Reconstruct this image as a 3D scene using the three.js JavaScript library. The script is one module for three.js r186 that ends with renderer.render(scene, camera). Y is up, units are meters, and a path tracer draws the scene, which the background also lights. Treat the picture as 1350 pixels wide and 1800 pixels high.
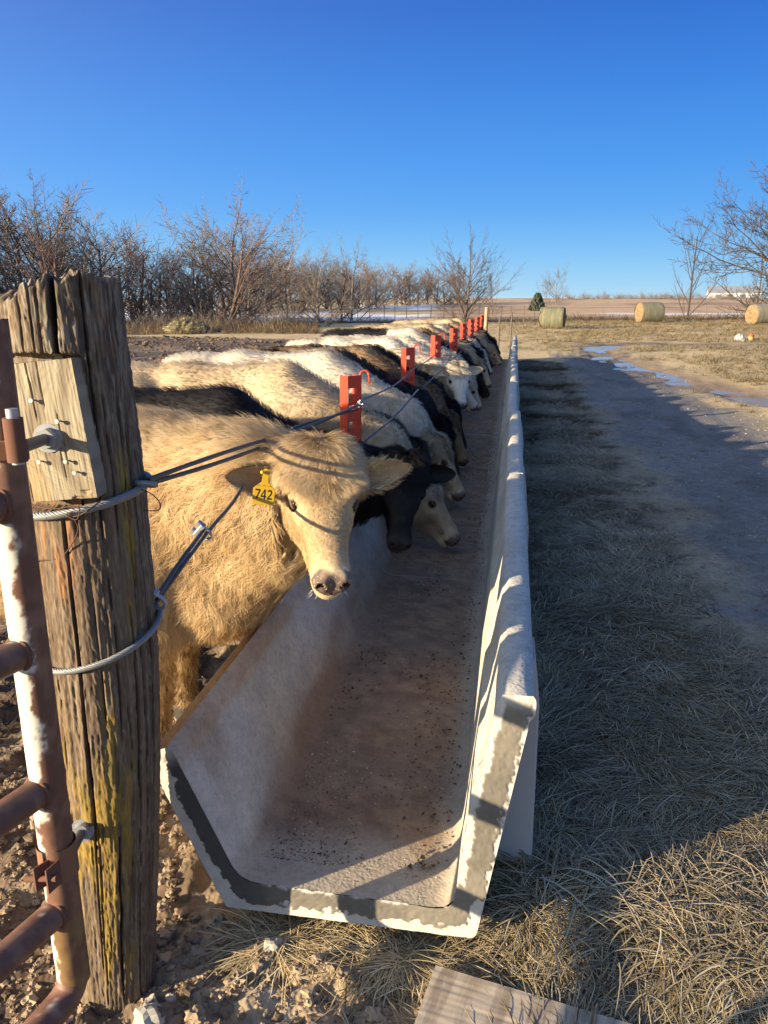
import * as THREE from 'three';
import { mergeGeometries } from 'three/addons/utils/BufferGeometryUtils.js';
import { RoundedBoxGeometry } from 'three/addons/geometries/RoundedBoxGeometry.js';

// ---------------------------------------------------------------- camera, sky, sun, exposure
const scene = new THREE.Scene();
const camera = new THREE.PerspectiveCamera(67.3, 0.75, 0.05, 3000);
camera.position.set(0, 1.6, 0);
camera.rotation.order = 'YXZ';
camera.rotation.set(THREE.MathUtils.degToRad(-15.384), THREE.MathUtils.degToRad(9.315), 0);
const SUN_EL = THREE.MathUtils.degToRad(12.8), SUN_AZ = THREE.MathUtils.degToRad(50.5);
const SUN = new THREE.Vector3(-Math.sin(SUN_AZ) * Math.cos(SUN_EL), Math.sin(SUN_EL), Math.cos(SUN_AZ) * Math.cos(SUN_EL));
const sun = new THREE.DirectionalLight(new THREE.Color(1, 0.82, 0.57), 5.0);
sun.position.copy(SUN).multiplyScalar(60).add(new THREE.Vector3(-2, 0, -12));
sun.target.position.set(-2, 0, -12);
sun.castShadow = true; sun.shadow.radius = 1;
Object.assign(sun.shadow.camera, { left: -30, right: 30, top: 30, bottom: -30, near: 1, far: 200 });
sun.shadow.mapSize.set(2048, 2048);
scene.add(sun, sun.target);
const EXPOSURE = 2.75;
{ // clear winter sky: colour by height, a little paler towards the sun
  const W = 512, H = 256, data = new Float32Array(W * H * 4);
  const stops = [[0, 186, 226, 248], [1.5, 160, 214, 251], [3.5, 128, 196, 252], [6, 98, 174, 250], [9, 78, 158, 245], [13.5, 58, 135, 231], [18, 43, 112, 212], [32, 42, 110, 204], [60, 42, 108, 198], [90, 42, 106, 194]];
  const lin = (c) => { c /= 255; return c <= 0.04045 ? c / 12.92 : ((c + 0.055) / 1.055) ** 2.4; };
  for (let r = 0; r < H; r++) {
    const el = ((r + 0.5) / H - 0.5) * 180;
    const e = Math.max(0, el);
    let k = 0; while (k < stops.length - 2 && e > stops[k + 1][0]) k++;
    const a = stops[k], b = stops[k + 1], t = Math.min(1, Math.max(0, (e - a[0]) / (b[0] - a[0])));
    for (let c = 0; c < W; c++) {
      const az = ((c + 0.5) / W - 0.5) * 2 * Math.PI, er = (el * Math.PI) / 180;
      const dot = Math.cos(er) * Math.cos(az) * SUN.x + Math.sin(er) * SUN.y + Math.cos(er) * Math.sin(az) * SUN.z;
      const glow = 0.5 * Math.exp((dot - 1) * 9), veil = 1.5 * Math.exp((dot - 1) * 2.7); // the sky whitens towards the sun
      for (let i = 0; i < 3; i++) {
        const v = lin(a[i + 1]) * (1 - t) + lin(b[i + 1]) * t;
        data[(r * W + c) * 4 + i] = (v * 0.95 + glow * [1, 0.88, 0.7][i] + veil * [0.8, 0.84, 0.68][i]) / EXPOSURE;
      }
      data[(r * W + c) * 4 + 3] = 1;
    }
  }
  const sky = new THREE.DataTexture(data, W, H, THREE.RGBAFormat, THREE.FloatType);
  sky.mapping = THREE.EquirectangularReflectionMapping; sky.magFilter = THREE.LinearFilter; sky.minFilter = THREE.LinearFilter; sky.wrapS = THREE.RepeatWrapping; sky.needsUpdate = true;
  scene.background = sky; scene.environment = sky;
}
const renderer = new THREE.WebGLRenderer({ antialias: true });
renderer.toneMapping = THREE.LinearToneMapping;
renderer.toneMappingExposure = EXPOSURE;
renderer.shadowMap.enabled = true;

// ---------------------------------------------------------------- helpers
function rng(seed) { let s = seed | 0; return () => { s = (s + 0x6d2b79f5) | 0; let t = Math.imul(s ^ (s >>> 15), 1 | s); t = (t + Math.imul(t ^ (t >>> 7), 61 | t)) ^ t; return ((t ^ (t >>> 14)) >>> 0) / 4294967296; }; }
const V = (x, y, z) => new THREE.Vector3(x, y, z);
const { clamp, lerp, smoothstep } = THREE.MathUtils;
const ss = (a, b, x) => { const t = clamp((x - a) / (b - a), 0, 1); return t * t * (3 - 2 * t); };
function hash(x, y, z) { let h = Math.imul(x | 0, 374761393) + Math.imul(y | 0, 668265263) + Math.imul(z | 0, 1442695041); h = Math.imul(h ^ (h >>> 13), 1274126177); h ^= h >>> 16; return (h >>> 0) / 4294967296; }
function noise(x, y, z = 0) { // value noise, -1..1
  const xi = Math.floor(x), yi = Math.floor(y), zi = Math.floor(z), u = x - xi, v = y - yi, w = z - zi;
  const a = u * u * (3 - 2 * u), b = v * v * (3 - 2 * v), c = w * w * (3 - 2 * w);
  const l = (p, q, t) => p + (q - p) * t;
  const k = (dz) => l(l(hash(xi, yi, zi + dz), hash(xi + 1, yi, zi + dz), a), l(hash(xi, yi + 1, zi + dz), hash(xi + 1, yi + 1, zi + dz), a), b);
  return (w === 0 ? k(0) : l(k(0), k(1), c)) * 2 - 1;
}
function fbm(x, y, z = 0, o = 4) { let s = 0, a = 0.5, t = 0; for (let i = 0; i < o; i++) { s += a * noise(x, y, z); t += a; a *= 0.5; x = x * 2.03 + 17.1; y = y * 2.03 + 9.7; z = z ? z * 2.03 + 5.3 : 0; } return s / t; }
const taken = {};
function numbered(n) { const k = (taken[n] = (taken[n] ?? -1) + 1); return k ? `${n}_${String(k).padStart(3, '0')}` : n; }
function shade(o) { o.traverse((m) => { if (m.isMesh) { m.castShadow = true; m.receiveShadow = true; } }); return o; }
function tag(o, label, category, group, kind) { o.userData.label = label; if (category) o.userData.category = category; if (group) o.userData.group = group; if (kind) o.userData.kind = kind; return o; }
function thing(name, label, category, pos = [0, 0, 0], group) { const o = new THREE.Group(); o.name = numbered(name); o.position.set(...pos); scene.add(o); return tag(o, label, category, group); }
function part(name, geo, mat, parent, kind) { const m = new THREE.Mesh(Array.isArray(geo) ? mergeGeometries(geo.map(plain)) : geo, mat); m.name = name; m.castShadow = m.receiveShadow = true; parent.add(m); if (kind) m.userData.kind = kind; return m; }
function solo(name, geo, mat, label, category, group) { const m = part(numbered(name), geo, mat, scene); return tag(m, label, category, group); }
function struct(name, geo, mat) { const m = part(numbered(name), geo, mat, scene); m.userData.kind = 'structure'; return m; }
function plain(g) { const o = g.index ? g.toNonIndexed() : g.clone(); for (const k of Object.keys(o.attributes)) if (!['position', 'normal', 'color'].includes(k)) o.deleteAttribute(k); return o; }
function std(r, g, b, rough = 0.85, more = {}) { return new THREE.MeshStandardMaterial({ color: new THREE.Color(r, g, b), roughness: rough, ...more }); }
const VC = new THREE.MeshStandardMaterial({ vertexColors: true, roughness: 0.88 });
function paint(g, f) { // vertex colours from f(x, y, z, i) -> [r, g, b]
  const p = g.attributes.position, c = new Float32Array(p.count * 3);
  for (let i = 0; i < p.count; i++) { const q = f(p.getX(i), p.getY(i), p.getZ(i), i); c[i * 3] = q[0]; c[i * 3 + 1] = q[1]; c[i * 3 + 2] = q[2]; }
  g.setAttribute('color', new THREE.BufferAttribute(c, 3)); return g;
}
const mixc = (a, b, t) => [a[0] + (b[0] - a[0]) * t, a[1] + (b[1] - a[1]) * t, a[2] + (b[2] - a[2]) * t];
function gridGeo(nu, nv, f, wrap = false) { // f(i/nu, j/nv) -> [x, y, z]
  const pos = new Float32Array((nu + 1) * (nv + 1) * 3), idx = [];
  let k = 0; for (let j = 0; j <= nv; j++) for (let i = 0; i <= nu; i++) { const p = f(i / nu, j / nv); pos[k++] = p[0]; pos[k++] = p[1]; pos[k++] = p[2]; }
  for (let j = 0; j < nv; j++) for (let i = 0; i < nu; i++) { const a = j * (nu + 1) + i, b = a + 1, c = a + nu + 1, d = c + 1; idx.push(a, b, c, b, d, c); }
  const g = new THREE.BufferGeometry(); g.setAttribute('position', new THREE.BufferAttribute(pos, 3)); g.setIndex(idx); g.computeVertexNormals();
  if (wrap) { const n = g.attributes.normal; for (let j = 0; j <= nv; j++) { const a = j * (nu + 1), b = a + nu, v = V(n.getX(a) + n.getX(b), n.getY(a) + n.getY(b), n.getZ(a) + n.getZ(b)).normalize(); n.setXYZ(a, v.x, v.y, v.z); n.setXYZ(b, v.x, v.y, v.z); } }
  return g;
}
function tube(pts, r, seg = 40, rad = 8, closed = false) { const c = pts.isCurve ? pts : new THREE.CatmullRomCurve3(pts.map((p) => (Array.isArray(p) ? V(...p) : p)), closed, 'centripetal'); return new THREE.TubeGeometry(c, seg, r, rad, closed); }
function cyl(a, b, r0, r1 = r0, rad = 12, seg = 1) { // closed cylinder from a to b
  const A = V(...a), B = V(...b), d = B.clone().sub(A), g = new THREE.CylinderGeometry(r1, r0, d.length(), rad, seg);
  g.applyQuaternion(new THREE.Quaternion().setFromUnitVectors(V(0, 1, 0), d.clone().normalize())); const m = A.add(B).multiplyScalar(0.5); return g.translate(m.x, m.y, m.z);
}
function rope(curve, R, pitch, strands = 6, seg = 120) { // twisted wire rope round a curve
  const L = curve.getLength(), fr = curve.computeFrenetFrames(seg, curve.closed ?? false), out = [];
  for (let s = 0; s < strands; s++) {
    const pts = [];
    for (let i = 0; i <= seg; i++) { const p = curve.getPointAt(i / seg), a = (s / strands) * Math.PI * 2 + ((i / seg) * L / pitch) * Math.PI * 2; pts.push(p.addScaledVector(fr.normals[i], Math.cos(a) * R * 0.62).addScaledVector(fr.binormals[i], Math.sin(a) * R * 0.62)); }
    out.push(new THREE.TubeGeometry(new THREE.CatmullRomCurve3(pts), seg, R * 0.42, 5));
  }
  return mergeGeometries(out);
}
function canvasTex(w, h, draw, srgb = true) { const c = document.createElement('canvas'); c.width = w; c.height = h; draw(c.getContext('2d'), w, h); const t = new THREE.CanvasTexture(c); if (srgb) t.colorSpace = THREE.SRGBColorSpace; t.wrapS = t.wrapT = THREE.RepeatWrapping; return t; }
function dataTex(n, f, srgb = false) { const d = new Uint8Array(n * n * 4); for (let y = 0; y < n; y++) for (let x = 0; x < n; x++) { const v = f(x / n, y / n), k = (y * n + x) * 4; for (let i = 0; i < 3; i++) d[k + i] = clamp((v.length ? v[i] : v) * 255, 0, 255); d[k + 3] = 255; } const t = new THREE.DataTexture(d, n, n); if (srgb) t.colorSpace = THREE.SRGBColorSpace; t.wrapS = t.wrapT = THREE.RepeatWrapping; t.magFilter = THREE.LinearFilter; t.needsUpdate = true; return t; }
function tileNoise(u, v, f, seed = 0) { // tiling value noise with f cells per tile
  const x = u * f, y = v * f, xi = Math.floor(x), yi = Math.floor(y), a = x - xi, b = y - yi, m = (q) => ((q % f) + f) % f, h = (p, q) => hash(m(p), m(q), seed + f), s = a * a * (3 - 2 * a), t = b * b * (3 - 2 * b);
  return lerp(lerp(h(xi, yi), h(xi + 1, yi), s), lerp(h(xi, yi + 1), h(xi + 1, yi + 1), s), t) * 2 - 1;
}
// ---------------------------------------------------------------- ground
// world: the trough runs along -Z with its inside right edge near x = 0; the pen is on the left, the lane on the right
const CREEK = [[6.4, -11.4], [4.9, -13.2], [4.2, -14.6], [3.75, -16.6], [3.35, -19], [2.95, -22], [2.75, -25], [2.9, -28.5], [3.9, -31]];
function creekDist(x, z) { let b = 1e9; for (let i = 0; i < CREEK.length - 1; i++) { const [ax, az] = CREEK[i], [bx, bz] = CREEK[i + 1], dx = bx - ax, dz = bz - az, t = clamp(((x - ax) * dx + (z - az) * dz) / (dx * dx + dz * dz), 0, 1); b = Math.min(b, Math.hypot(x - ax - dx * t, (z - az - dz * t) * 0.8)); } return b; }
function trackDist(x, z) { // muddy track from the lane's end bending away to the right
  const c = -31.5 - 4.5 * ss(4, 26, x); return x < 1 ? 9 : Math.abs(z - c - 0.5 * noise(x * 0.2, 3.3)); }
function zones(x, z) {
  const d = -z, w = 0.12 * fbm(x * 2.1, z * 2.1, 0, 3), far = 3 * fbm(x * 0.09, z * 0.09, 0, 3);
  const pen = Math.max(ss(-0.62, -0.72, x + w) * ss(35.5, 33.5, d + far + (x + 10) * 0.15), ss(-0.05, -0.28, x + w * 1.6) * ss(1.75, 1.55, d + w));
  const lane = ss(1.05, 1.6, x + 4 * w) * ss(3.9, 3.0, x + 3 * w) * ss(27, 24, d + far);
  const verge = (1 - pen) * ss(1.75, 0.95, x + 4 * w) * ss(24, 20, d);
  const creek = ss(1.15, 0.35, creekDist(x, z) + 2.2 * w), track = ss(1.5, 0.6, trackDist(x, z) + 2 * w) * ss(1.5, 3, x);
  return { pen, lane, verge, creek, track, w, far, d };
}
function baseHeight(x, z) { const d = -z; return -0.05 - 0.025 * ss(-1.9, -1.6, z) * ss(0.6, -0.2, x) + 2.4 * ss(66, 300, d) - 0.5 * ss(20, 90, -x) * ss(30, 80, d); }
function height(x, z) {
  const q = zones(x, z), near = ss(60, 10, q.d);
  let h = baseHeight(x, z) + 0.012 * fbm(x * 1.7, z * 1.7, 0, 3) * near;
  if (q.pen > 0.01) {
    const s = 1 - 0.5 * ss(3, 0.6, q.d) * ss(-0.9, -0.4, x);
    const cl = Math.abs(noise(x * 9, z * 9)) * 0.5 + Math.abs(noise(x * 21 + 5, z * 21)) * 0.32 + Math.abs(noise(x * 47, z * 47 + 3)) * 0.2 + 0.08 * noise(x * 29, z * 29, 7);
    h += q.pen * s * (0.085 * (cl - 0.42) + 0.05 * fbm(x * 2.3, z * 2.3, 0, 2) - 0.01) * (0.35 + 0.65 * ss(26, 5, q.d));
    if (q.d > 5) h += q.pen * 0.09 * fbm(x * 1.3, z * 1.3, 0, 3);
  }
  h += (q.lane * 0.008 + q.verge * 0.015) * fbm(x * 11, z * 11, 0, 3) * near;
  const cd = creekDist(x, z); if (cd < 2.2) h += -0.05 * ss(0.75, 0.2, cd) + ss(2.2, 0.6, cd) * 0.075 * fbm(x * 3.1, z * 2.2, 0, 4);
  h += q.track * 0.08 * fbm(x * 1.9, z * 2.5, 0, 3);
  if (q.d > 25) h += 0.07 * fbm(x * 0.35, z * 0.35, 0, 3) * ss(200, 40, q.d);
  return h;
}
const C = { soil: [0.27, 0.195, 0.12], mud: [0.105, 0.068, 0.041], dark: [0.05, 0.034, 0.022], lane: [0.15, 0.135, 0.112], straw: [0.52, 0.39, 0.19], stubble: [0.46, 0.31, 0.165], snow: [0.82, 0.85, 0.9], verge: [0.16, 0.128, 0.085], pale: [0.46, 0.365, 0.235] };
function groundColor(x, z) {
  const q = zones(x, z), n1 = fbm(x * 0.6, z * 0.6, 0, 4), n2 = fbm(x * 6, z * 6, 0, 3);
  let c = mixc(C.straw, [0.4, 0.3, 0.14], ss(-0.2, 0.5, n1));
  c = mixc(c, C.verge, q.verge * 0.9);
  const lane = mixc(mixc(C.lane, [0.185, 0.168, 0.14], ss(0, 0.6, n1)), [0.09, 0.074, 0.058], ss(0.1, 0.55, fbm(x * 2.6, z * 1.1 + 8, 0, 4)) * 0.7);
  c = mixc(c, lane, q.lane);
  const lit = ss(-0.1, 0.5, n2), pen = mixc(mixc(C.mud, C.dark, ss(-0.1, 0.6, n1) * 0.8), C.soil, lit * 0.75);  // noisy tan stands for sunlit clods, light put into the mud colour
  c = mixc(c, mixc(pen, mixc(C.pale, C.soil, ss(-0.3, 0.4, n2)), ss(-0.95, -0.55, x + q.w) * ss(2.1, 1.5, q.d)), q.pen);
  if (q.d > 6 && q.pen > 0.3) { c = mixc(c, C.dark, 0.75 * ss(-0.05, 0.25, fbm(x * 2.2, z * 1.1, 0, 4)) * ss(6, 12, q.d)); c = mixc(c, [0.24, 0.17, 0.1], 0.3 * ss(30, 35, q.d)); }
  c = mixc(c, mixc([0.23, 0.155, 0.095], C.mud, ss(-0.2, 0.3, n2)), q.creek * (1 - q.lane * 0.4) * 0.85);
  c = mixc(c, mixc(C.dark, [0.3, 0.2, 0.12], ss(0.1, 0.5, fbm(x * 0.8, z * 4, 0, 3))), q.track * 0.8);
  const field = ss(64, 72, q.d + q.far + 0.12 * x);
  c = mixc(c, mixc(C.stubble, [0.27, 0.17, 0.09], ss(-0.1, 0.5, fbm(x * 0.12, z * 0.03, 0, 4))), field * ss(-14, -4, x + 0.06 * (q.d - 70)));
  const sn = ss(-0.25, 0.15, fbm(x * 0.05, z * 0.035 + 40, 0, 4) + 0.25 * noise(x * 0.4, z * 0.1)) * ss(58, 66, q.d + q.far) * ss(210, 130, q.d) * ss(-4, -10, x + 0.09 * (q.d - 60));
  c = mixc(c, C.snow, sn * 0.95);
  const sr = ss(-0.1, 0.25, fbm(x * 0.08, z * 0.25, 0, 3)) * ss(84, 88, q.d + 1.5 * q.w) * ss(108, 98, q.d) * ss(7, 12, x) * ss(60, 40, x);
  c = mixc(c, C.snow, sr * 0.85);
  const v = 1 + 0.16 * n2; return [c[0] * v, c[1] * v, c[2] * v];
}
{
  const axis = (core, step, lo, hi, grow) => { const a = []; for (let v = core[0]; v <= core[1]; v += step) a.push(v); let s = step, v = core[1]; while (v < hi) { s *= grow; v += s; a.push(v); } s = step; v = core[0]; while (v > lo) { s *= grow; v -= s; a.unshift(v); } return a; };
  const xs = axis([-1.75, 1.15], 0.02, -1500, 1500, 1.052), zs = axis([-3.4, -0.95], 0.019, -2200, 60, 1.032);
  const nx = xs.length, nz = zs.length, pos = new Float32Array(nx * nz * 3), uv = new Float32Array(nx * nz * 2), idx = [];
  for (let j = 0; j < nz; j++) for (let i = 0; i < nx; i++) { const k = j * nx + i; pos[k * 3] = xs[i]; pos[k * 3 + 1] = height(xs[i], zs[j]); pos[k * 3 + 2] = zs[j]; uv[k * 2] = xs[i] / 1.7; uv[k * 2 + 1] = zs[j] / 1.7; }
  for (let j = 0; j < nz - 1; j++) for (let i = 0; i < nx - 1; i++) { const a = j * nx + i, b = a + 1, c = a + nx, d = c + 1; idx.push(a, c, b, b, c, d); }
  const g = new THREE.BufferGeometry(); g.setAttribute('position', new THREE.BufferAttribute(pos, 3)); g.setAttribute('uv', new THREE.BufferAttribute(uv, 2)); g.setIndex(idx); g.computeVertexNormals();
  paint(g, (x, y, z) => groundColor(x, z));
  const grit = dataTex(512, (u, v) => { const a = tileNoise(u, v, 23, 1), b = tileNoise(u, v, 61, 2), c = tileNoise(u, v, 150, 3), d = tileNoise(u, v, 256, 4); const s = 0.74 + 0.1 * a + 0.11 * b + 0.12 * c + 0.1 * d; return [s, s * (0.985 + 0.02 * b), s * (0.97 + 0.04 * a)]; });
  const bump = dataTex(512, (u, v) => 0.5 + 0.2 * tileNoise(u, v, 31, 7) + 0.17 * tileNoise(u, v, 90, 8) + 0.13 * tileNoise(u, v, 220, 9));
  const m = new THREE.MeshStandardMaterial({ vertexColors: true, map: grit, bumpMap: bump, bumpScale: 0.014, roughness: 0.95 }); m.color.setScalar(1.32);
  struct('ground', g, m);
}
{ // shallow meltwater: a flat sheet that shows wherever the mud dips below it
  const w = new THREE.MeshPhysicalMaterial({ color: new THREE.Color(0.3, 0.245, 0.19), specularIntensity: 0.7, roughness: 0.16, bumpMap: dataTex(128, (u, v) => 0.5 + 0.3 * tileNoise(u, v, 9, 2) + 0.2 * tileNoise(u, v, 22, 3)), bumpScale: 0.003, ior: 1.33 });
  const pts = new THREE.CatmullRomCurve3(CREEK.map(([x, z]) => V(x, 0, z)));
  const g = gridGeo(8, 120, (u, v) => { const p = pts.getPointAt(v), t = pts.getTangentAt(v); return [p.x - t.z * (u - 0.5) * 1.7, -0.094, p.z + t.x * (u - 0.5) * 1.7]; });
  const n = g.attributes.position.count, uv = new Float32Array(n * 2); for (let i = 0; i < n; i++) { uv[i * 2] = g.attributes.position.getX(i) / 2; uv[i * 2 + 1] = g.attributes.position.getZ(i) / 2; } g.setAttribute('uv', new THREE.BufferAttribute(uv, 2));
  struct('water', g, w);
}
// ---------------------------------------------------------------- concrete feed trough, eight sections
const Z0 = -1.65, SEC = 2.44, NSEC = 8;
function poly(pts, closedSmooth) { // dense points along a polyline with small rounded corners
  const out = []; const R = 0.007;
  for (let i = 0; i < pts.length; i++) {
    const p = pts[i];
    if (i === 0 || i === pts.length - 1) { out.push(p); continue; }
    const a = pts[i - 1], b = pts[i + 1], r = p[2] ?? R, la = Math.hypot(a[0] - p[0], a[1] - p[1]), lb = Math.hypot(b[0] - p[0], b[1] - p[1]), ra = Math.min(r, la * 0.45), rb = Math.min(r, lb * 0.45);
    const A = [p[0] + ((a[0] - p[0]) / la) * ra, p[1] + ((a[1] - p[1]) / la) * ra], B = [p[0] + ((b[0] - p[0]) / lb) * rb, p[1] + ((b[1] - p[1]) / lb) * rb];
    for (let k = 0; k <= 4; k++) { const t = k / 4, s = 1 - t; out.push([s * s * A[0] + 2 * s * t * p[0] + t * t * B[0], s * s * A[1] + 2 * s * t * p[1] + t * t * B[1]]); }
  }
  return out;
}
function resample(pts, n) { const L = [0]; for (let i = 1; i < pts.length; i++) L.push(L[i - 1] + Math.hypot(pts[i][0] - pts[i - 1][0], pts[i][1] - pts[i - 1][1])); const out = []; let k = 0; for (let i = 0; i <= n; i++) { const s = (i / n) * L[L.length - 1]; while (k < L.length - 2 && L[k + 1] < s) k++; const t = (s - L[k]) / (L[k + 1] - L[k] || 1); out.push([lerp(pts[k][0], pts[k + 1][0], t), lerp(pts[k][1], pts[k + 1][1], t)]); } return out; }
const INNER = poly([[-0.846, 0.478], [-0.832, 0.482], [-0.665, 0.092, 0.05], [-0.09, 0.082, 0.05], [-0.047, 0.5], [-0.036, 0.515], [-0.03, 0.53], [0.0, 0.69], [0.012, 0.708]]);
const OUTER = poly([[-0.885, 0.462], [-0.894, 0.452], [-0.888, 0.415], [-0.862, 0.345, 0.02], [-0.708, 0.0], [-0.03, 0.0, 0.02], [0.078, 0.645], [0.09, 0.66], [0.09, 0.7], [0.082, 0.71]]);
const LOOP = [...INNER, ...[...OUTER].reverse()];
const CON = { base: [0.49, 0.46, 0.385], warm: [0.46, 0.4, 0.29], stain: [0.275, 0.175, 0.1], feed: [0.19, 0.112, 0.062], grey: [0.07, 0.064, 0.055], white: [0.43, 0.41, 0.36] };
const grain = dataTex(512, (u, v) => { const s = 0.84 + 0.06 * tileNoise(u, v, 14, 21) + 0.08 * tileNoise(u, v, 60, 22) + 0.09 * tileNoise(u, v, 190, 23); const pit = tileNoise(u, v, 120, 24) > 0.86 ? 0.75 : 1; return s * pit; });
const pitBump = dataTex(512, (u, v) => 0.55 + 0.12 * tileNoise(u, v, 40, 25) + 0.14 * tileNoise(u, v, 170, 26) - (tileNoise(u, v, 120, 24) > 0.86 ? 0.35 : 0));
const concrete = new THREE.MeshStandardMaterial({ vertexColors: true, map: grain, bumpMap: pitBump, bumpScale: 0.004, roughness: 0.9 }); concrete.color.setScalar(1.1);
function troughColor(x, y, z) {
  const n = fbm(x * 5, y * 5 + 3, z * 5, 4), f = fbm(x * 22, y * 22, z * 22, 3), s = fbm(x * 3, y * 9, z * 1.2, 3);
  let c = mixc(CON.base, CON.warm, ss(-0.35, 0.5, n));
  const inside = x > -0.86 && x < 0.01 && y > 0.05;
  if (inside) {
    const fl = ss(0.15, 0.09, y + 0.04 * n), edgeR = ss(-0.1, -0.19, x + 0.05 * n), edgeN = ss(1.66, 1.95, -z + 0.14 * s + 0.12 * n);
    c = mixc(c, mixc(CON.warm, CON.stain, 0.45 + 0.3 * f), fl * 0.8);
    c = mixc(c, mixc(CON.feed, CON.stain, ss(-0.3, 0.6, n + 1.3 * f + 0.4 * noise(x * 75, z * 75, 2))), fl * edgeR * edgeN * (0.8 + 0.25 * ss(-0.3, 0.4, n)));
    const up = ss(0.33, 0.12, y + 0.14 * n) * ss(-0.5, -0.62, x); c = mixc(c, [0.26, 0.16, 0.09], up * (0.55 + 0.45 * ss(-0.2, 0.3, s)) * ss(1.8, 2.3, -z));
    if (x < -0.6) c = mixc(c, [0.32, 0.23, 0.15], 0.55 * ss(0.22, 0.5, fbm(x * 6, y * 6, z * 3.3, 4)));
  }
  if (x < -0.8 && y > 0.42) c = mixc(c, [0.42, 0.28, 0.15], 0.5 + 0.35 * ss(-0.3, 0.4, n)); // lip rubbed brown by the cattle
  if (x > -0.01 && y > 0.5) c = mixc(c, CON.white, 0.5);
  const v = 1 + 0.13 * f; return [c[0] * v, c[1] * v, c[2] * v];
}
function sectionGeo(k) {
  const loop = resample(LOOP, 110), nz = k < 2 ? 130 : 40, z0 = Z0 - k * SEC, L = SEC - 0.012;
  const g = gridGeo(110, nz, (u, v) => { const p = loop[Math.round(u * 110)]; const z = z0 - v * L; const chip = k === 0 || v > 0.001 ? 0.0011 * noise(p[0] * 30, p[1] * 30, z * 26) * ss(0.3, 0.6, p[1]) : 0; return [p[0] + chip, p[1] + chip, z]; });
  const n = g.attributes.position.count, uv = new Float32Array(n * 2);
  const L0 = [0]; for (let i = 1; i <= 110; i++) L0.push(L0[i - 1] + Math.hypot(loop[i][0] - loop[i - 1][0], loop[i][1] - loop[i - 1][1]));
  for (let i = 0; i < n; i++) { uv[i * 2] = L0[i % 111]; uv[i * 2 + 1] = g.attributes.position.getZ(i); } g.setAttribute('uv', new THREE.BufferAttribute(uv, 2));
  return paint(g, troughColor);
}
function capGeo(z, near) { // cut end of a section, between the inside and the outside outline
  const NU = near ? 420 : 60, NV = near ? 34 : 4, I = resample(INNER, NU), O = resample(OUTER, NU);
  // pair points so that the strip stays square to the wall
  const wall = [];
  const key = [[0, 0], [0.04, 0.045], [0.305, 0.29], [0.645, 0.665], [0.96, 0.955], [1, 1]];
  const map = (t) => { let k = 0; while (k < key.length - 2 && t > key[k + 1][0]) k++; return lerp(key[k][1], key[k + 1][1], (t - key[k][0]) / (key[k + 1][0] - key[k][0])); };
  const g = gridGeo(NU, NV, (u, v) => { const a = I[Math.round(u * NU)], o = map(u) * NU, i = Math.min(NU - 1, Math.floor(o)), t = o - i, b = [lerp(O[i][0], O[i + 1][0], t), lerp(O[i][1], O[i + 1][1], t)]; const x = lerp(a[0], b[0], v), y = lerp(a[1], b[1], v); wall.push(u, v); return [x, y, z]; });
  const p = g.attributes.position;
  const dark = [];
  for (let i = 0; i < p.count; i++) {
    const u = wall[i * 2], v = wall[i * 2 + 1], x = p.getX(i), y = p.getY(i), r = fbm(x * 26, y * 26, 4.4, 4), r2 = fbm(x * 110, y * 110, 1.1, 3);
    const lo = u < 0.3 ? -0.2 : u < 0.66 ? -0.05 : 0.17 - 0.14 * ss(0.2, 0.06, y), hi = u < 0.3 ? 0.62 : u < 0.66 ? 0.7 : 0.95;
    const m = near ? ss(0, 0.1, v - lo + 0.15 * r + 0.12 * r2) * ss(0, 0.07, hi - v + (u < 0.66 ? 0.34 : 0.16) * r + 0.16 * r2) * ss(0.0, 0.045, u) * ss(1.0, 0.975, u) : 0;
    dark.push(m); p.setZ(i, z + (near ? m * 0.0025 + 0.0015 * r2 + 0.002 * r : 0));
  }
  g.computeVertexNormals();
  return paint(g, (x, y, zz, i) => { const f = 1 + 0.16 * fbm(x * 60, y * 60, 0, 3); const c = mixc(mixc(CON.white, CON.base, ss(-0.3, 0.3, fbm(x * 12, y * 12, 0, 3))), mixc(CON.grey, [0.17, 0.15, 0.115], (0.6 + 0.4 * ss(-0.2, 0.4, fbm(x * 7, y * 7, 9, 3))) * ss(-0.65, -0.5, x)), dark[i]); return [c[0] * f, c[1] * f, c[2] * f]; });
}
const ordinal = ['nearest', 'second', 'third', 'fourth', 'fifth', 'sixth', 'seventh', 'farthest'];
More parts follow.
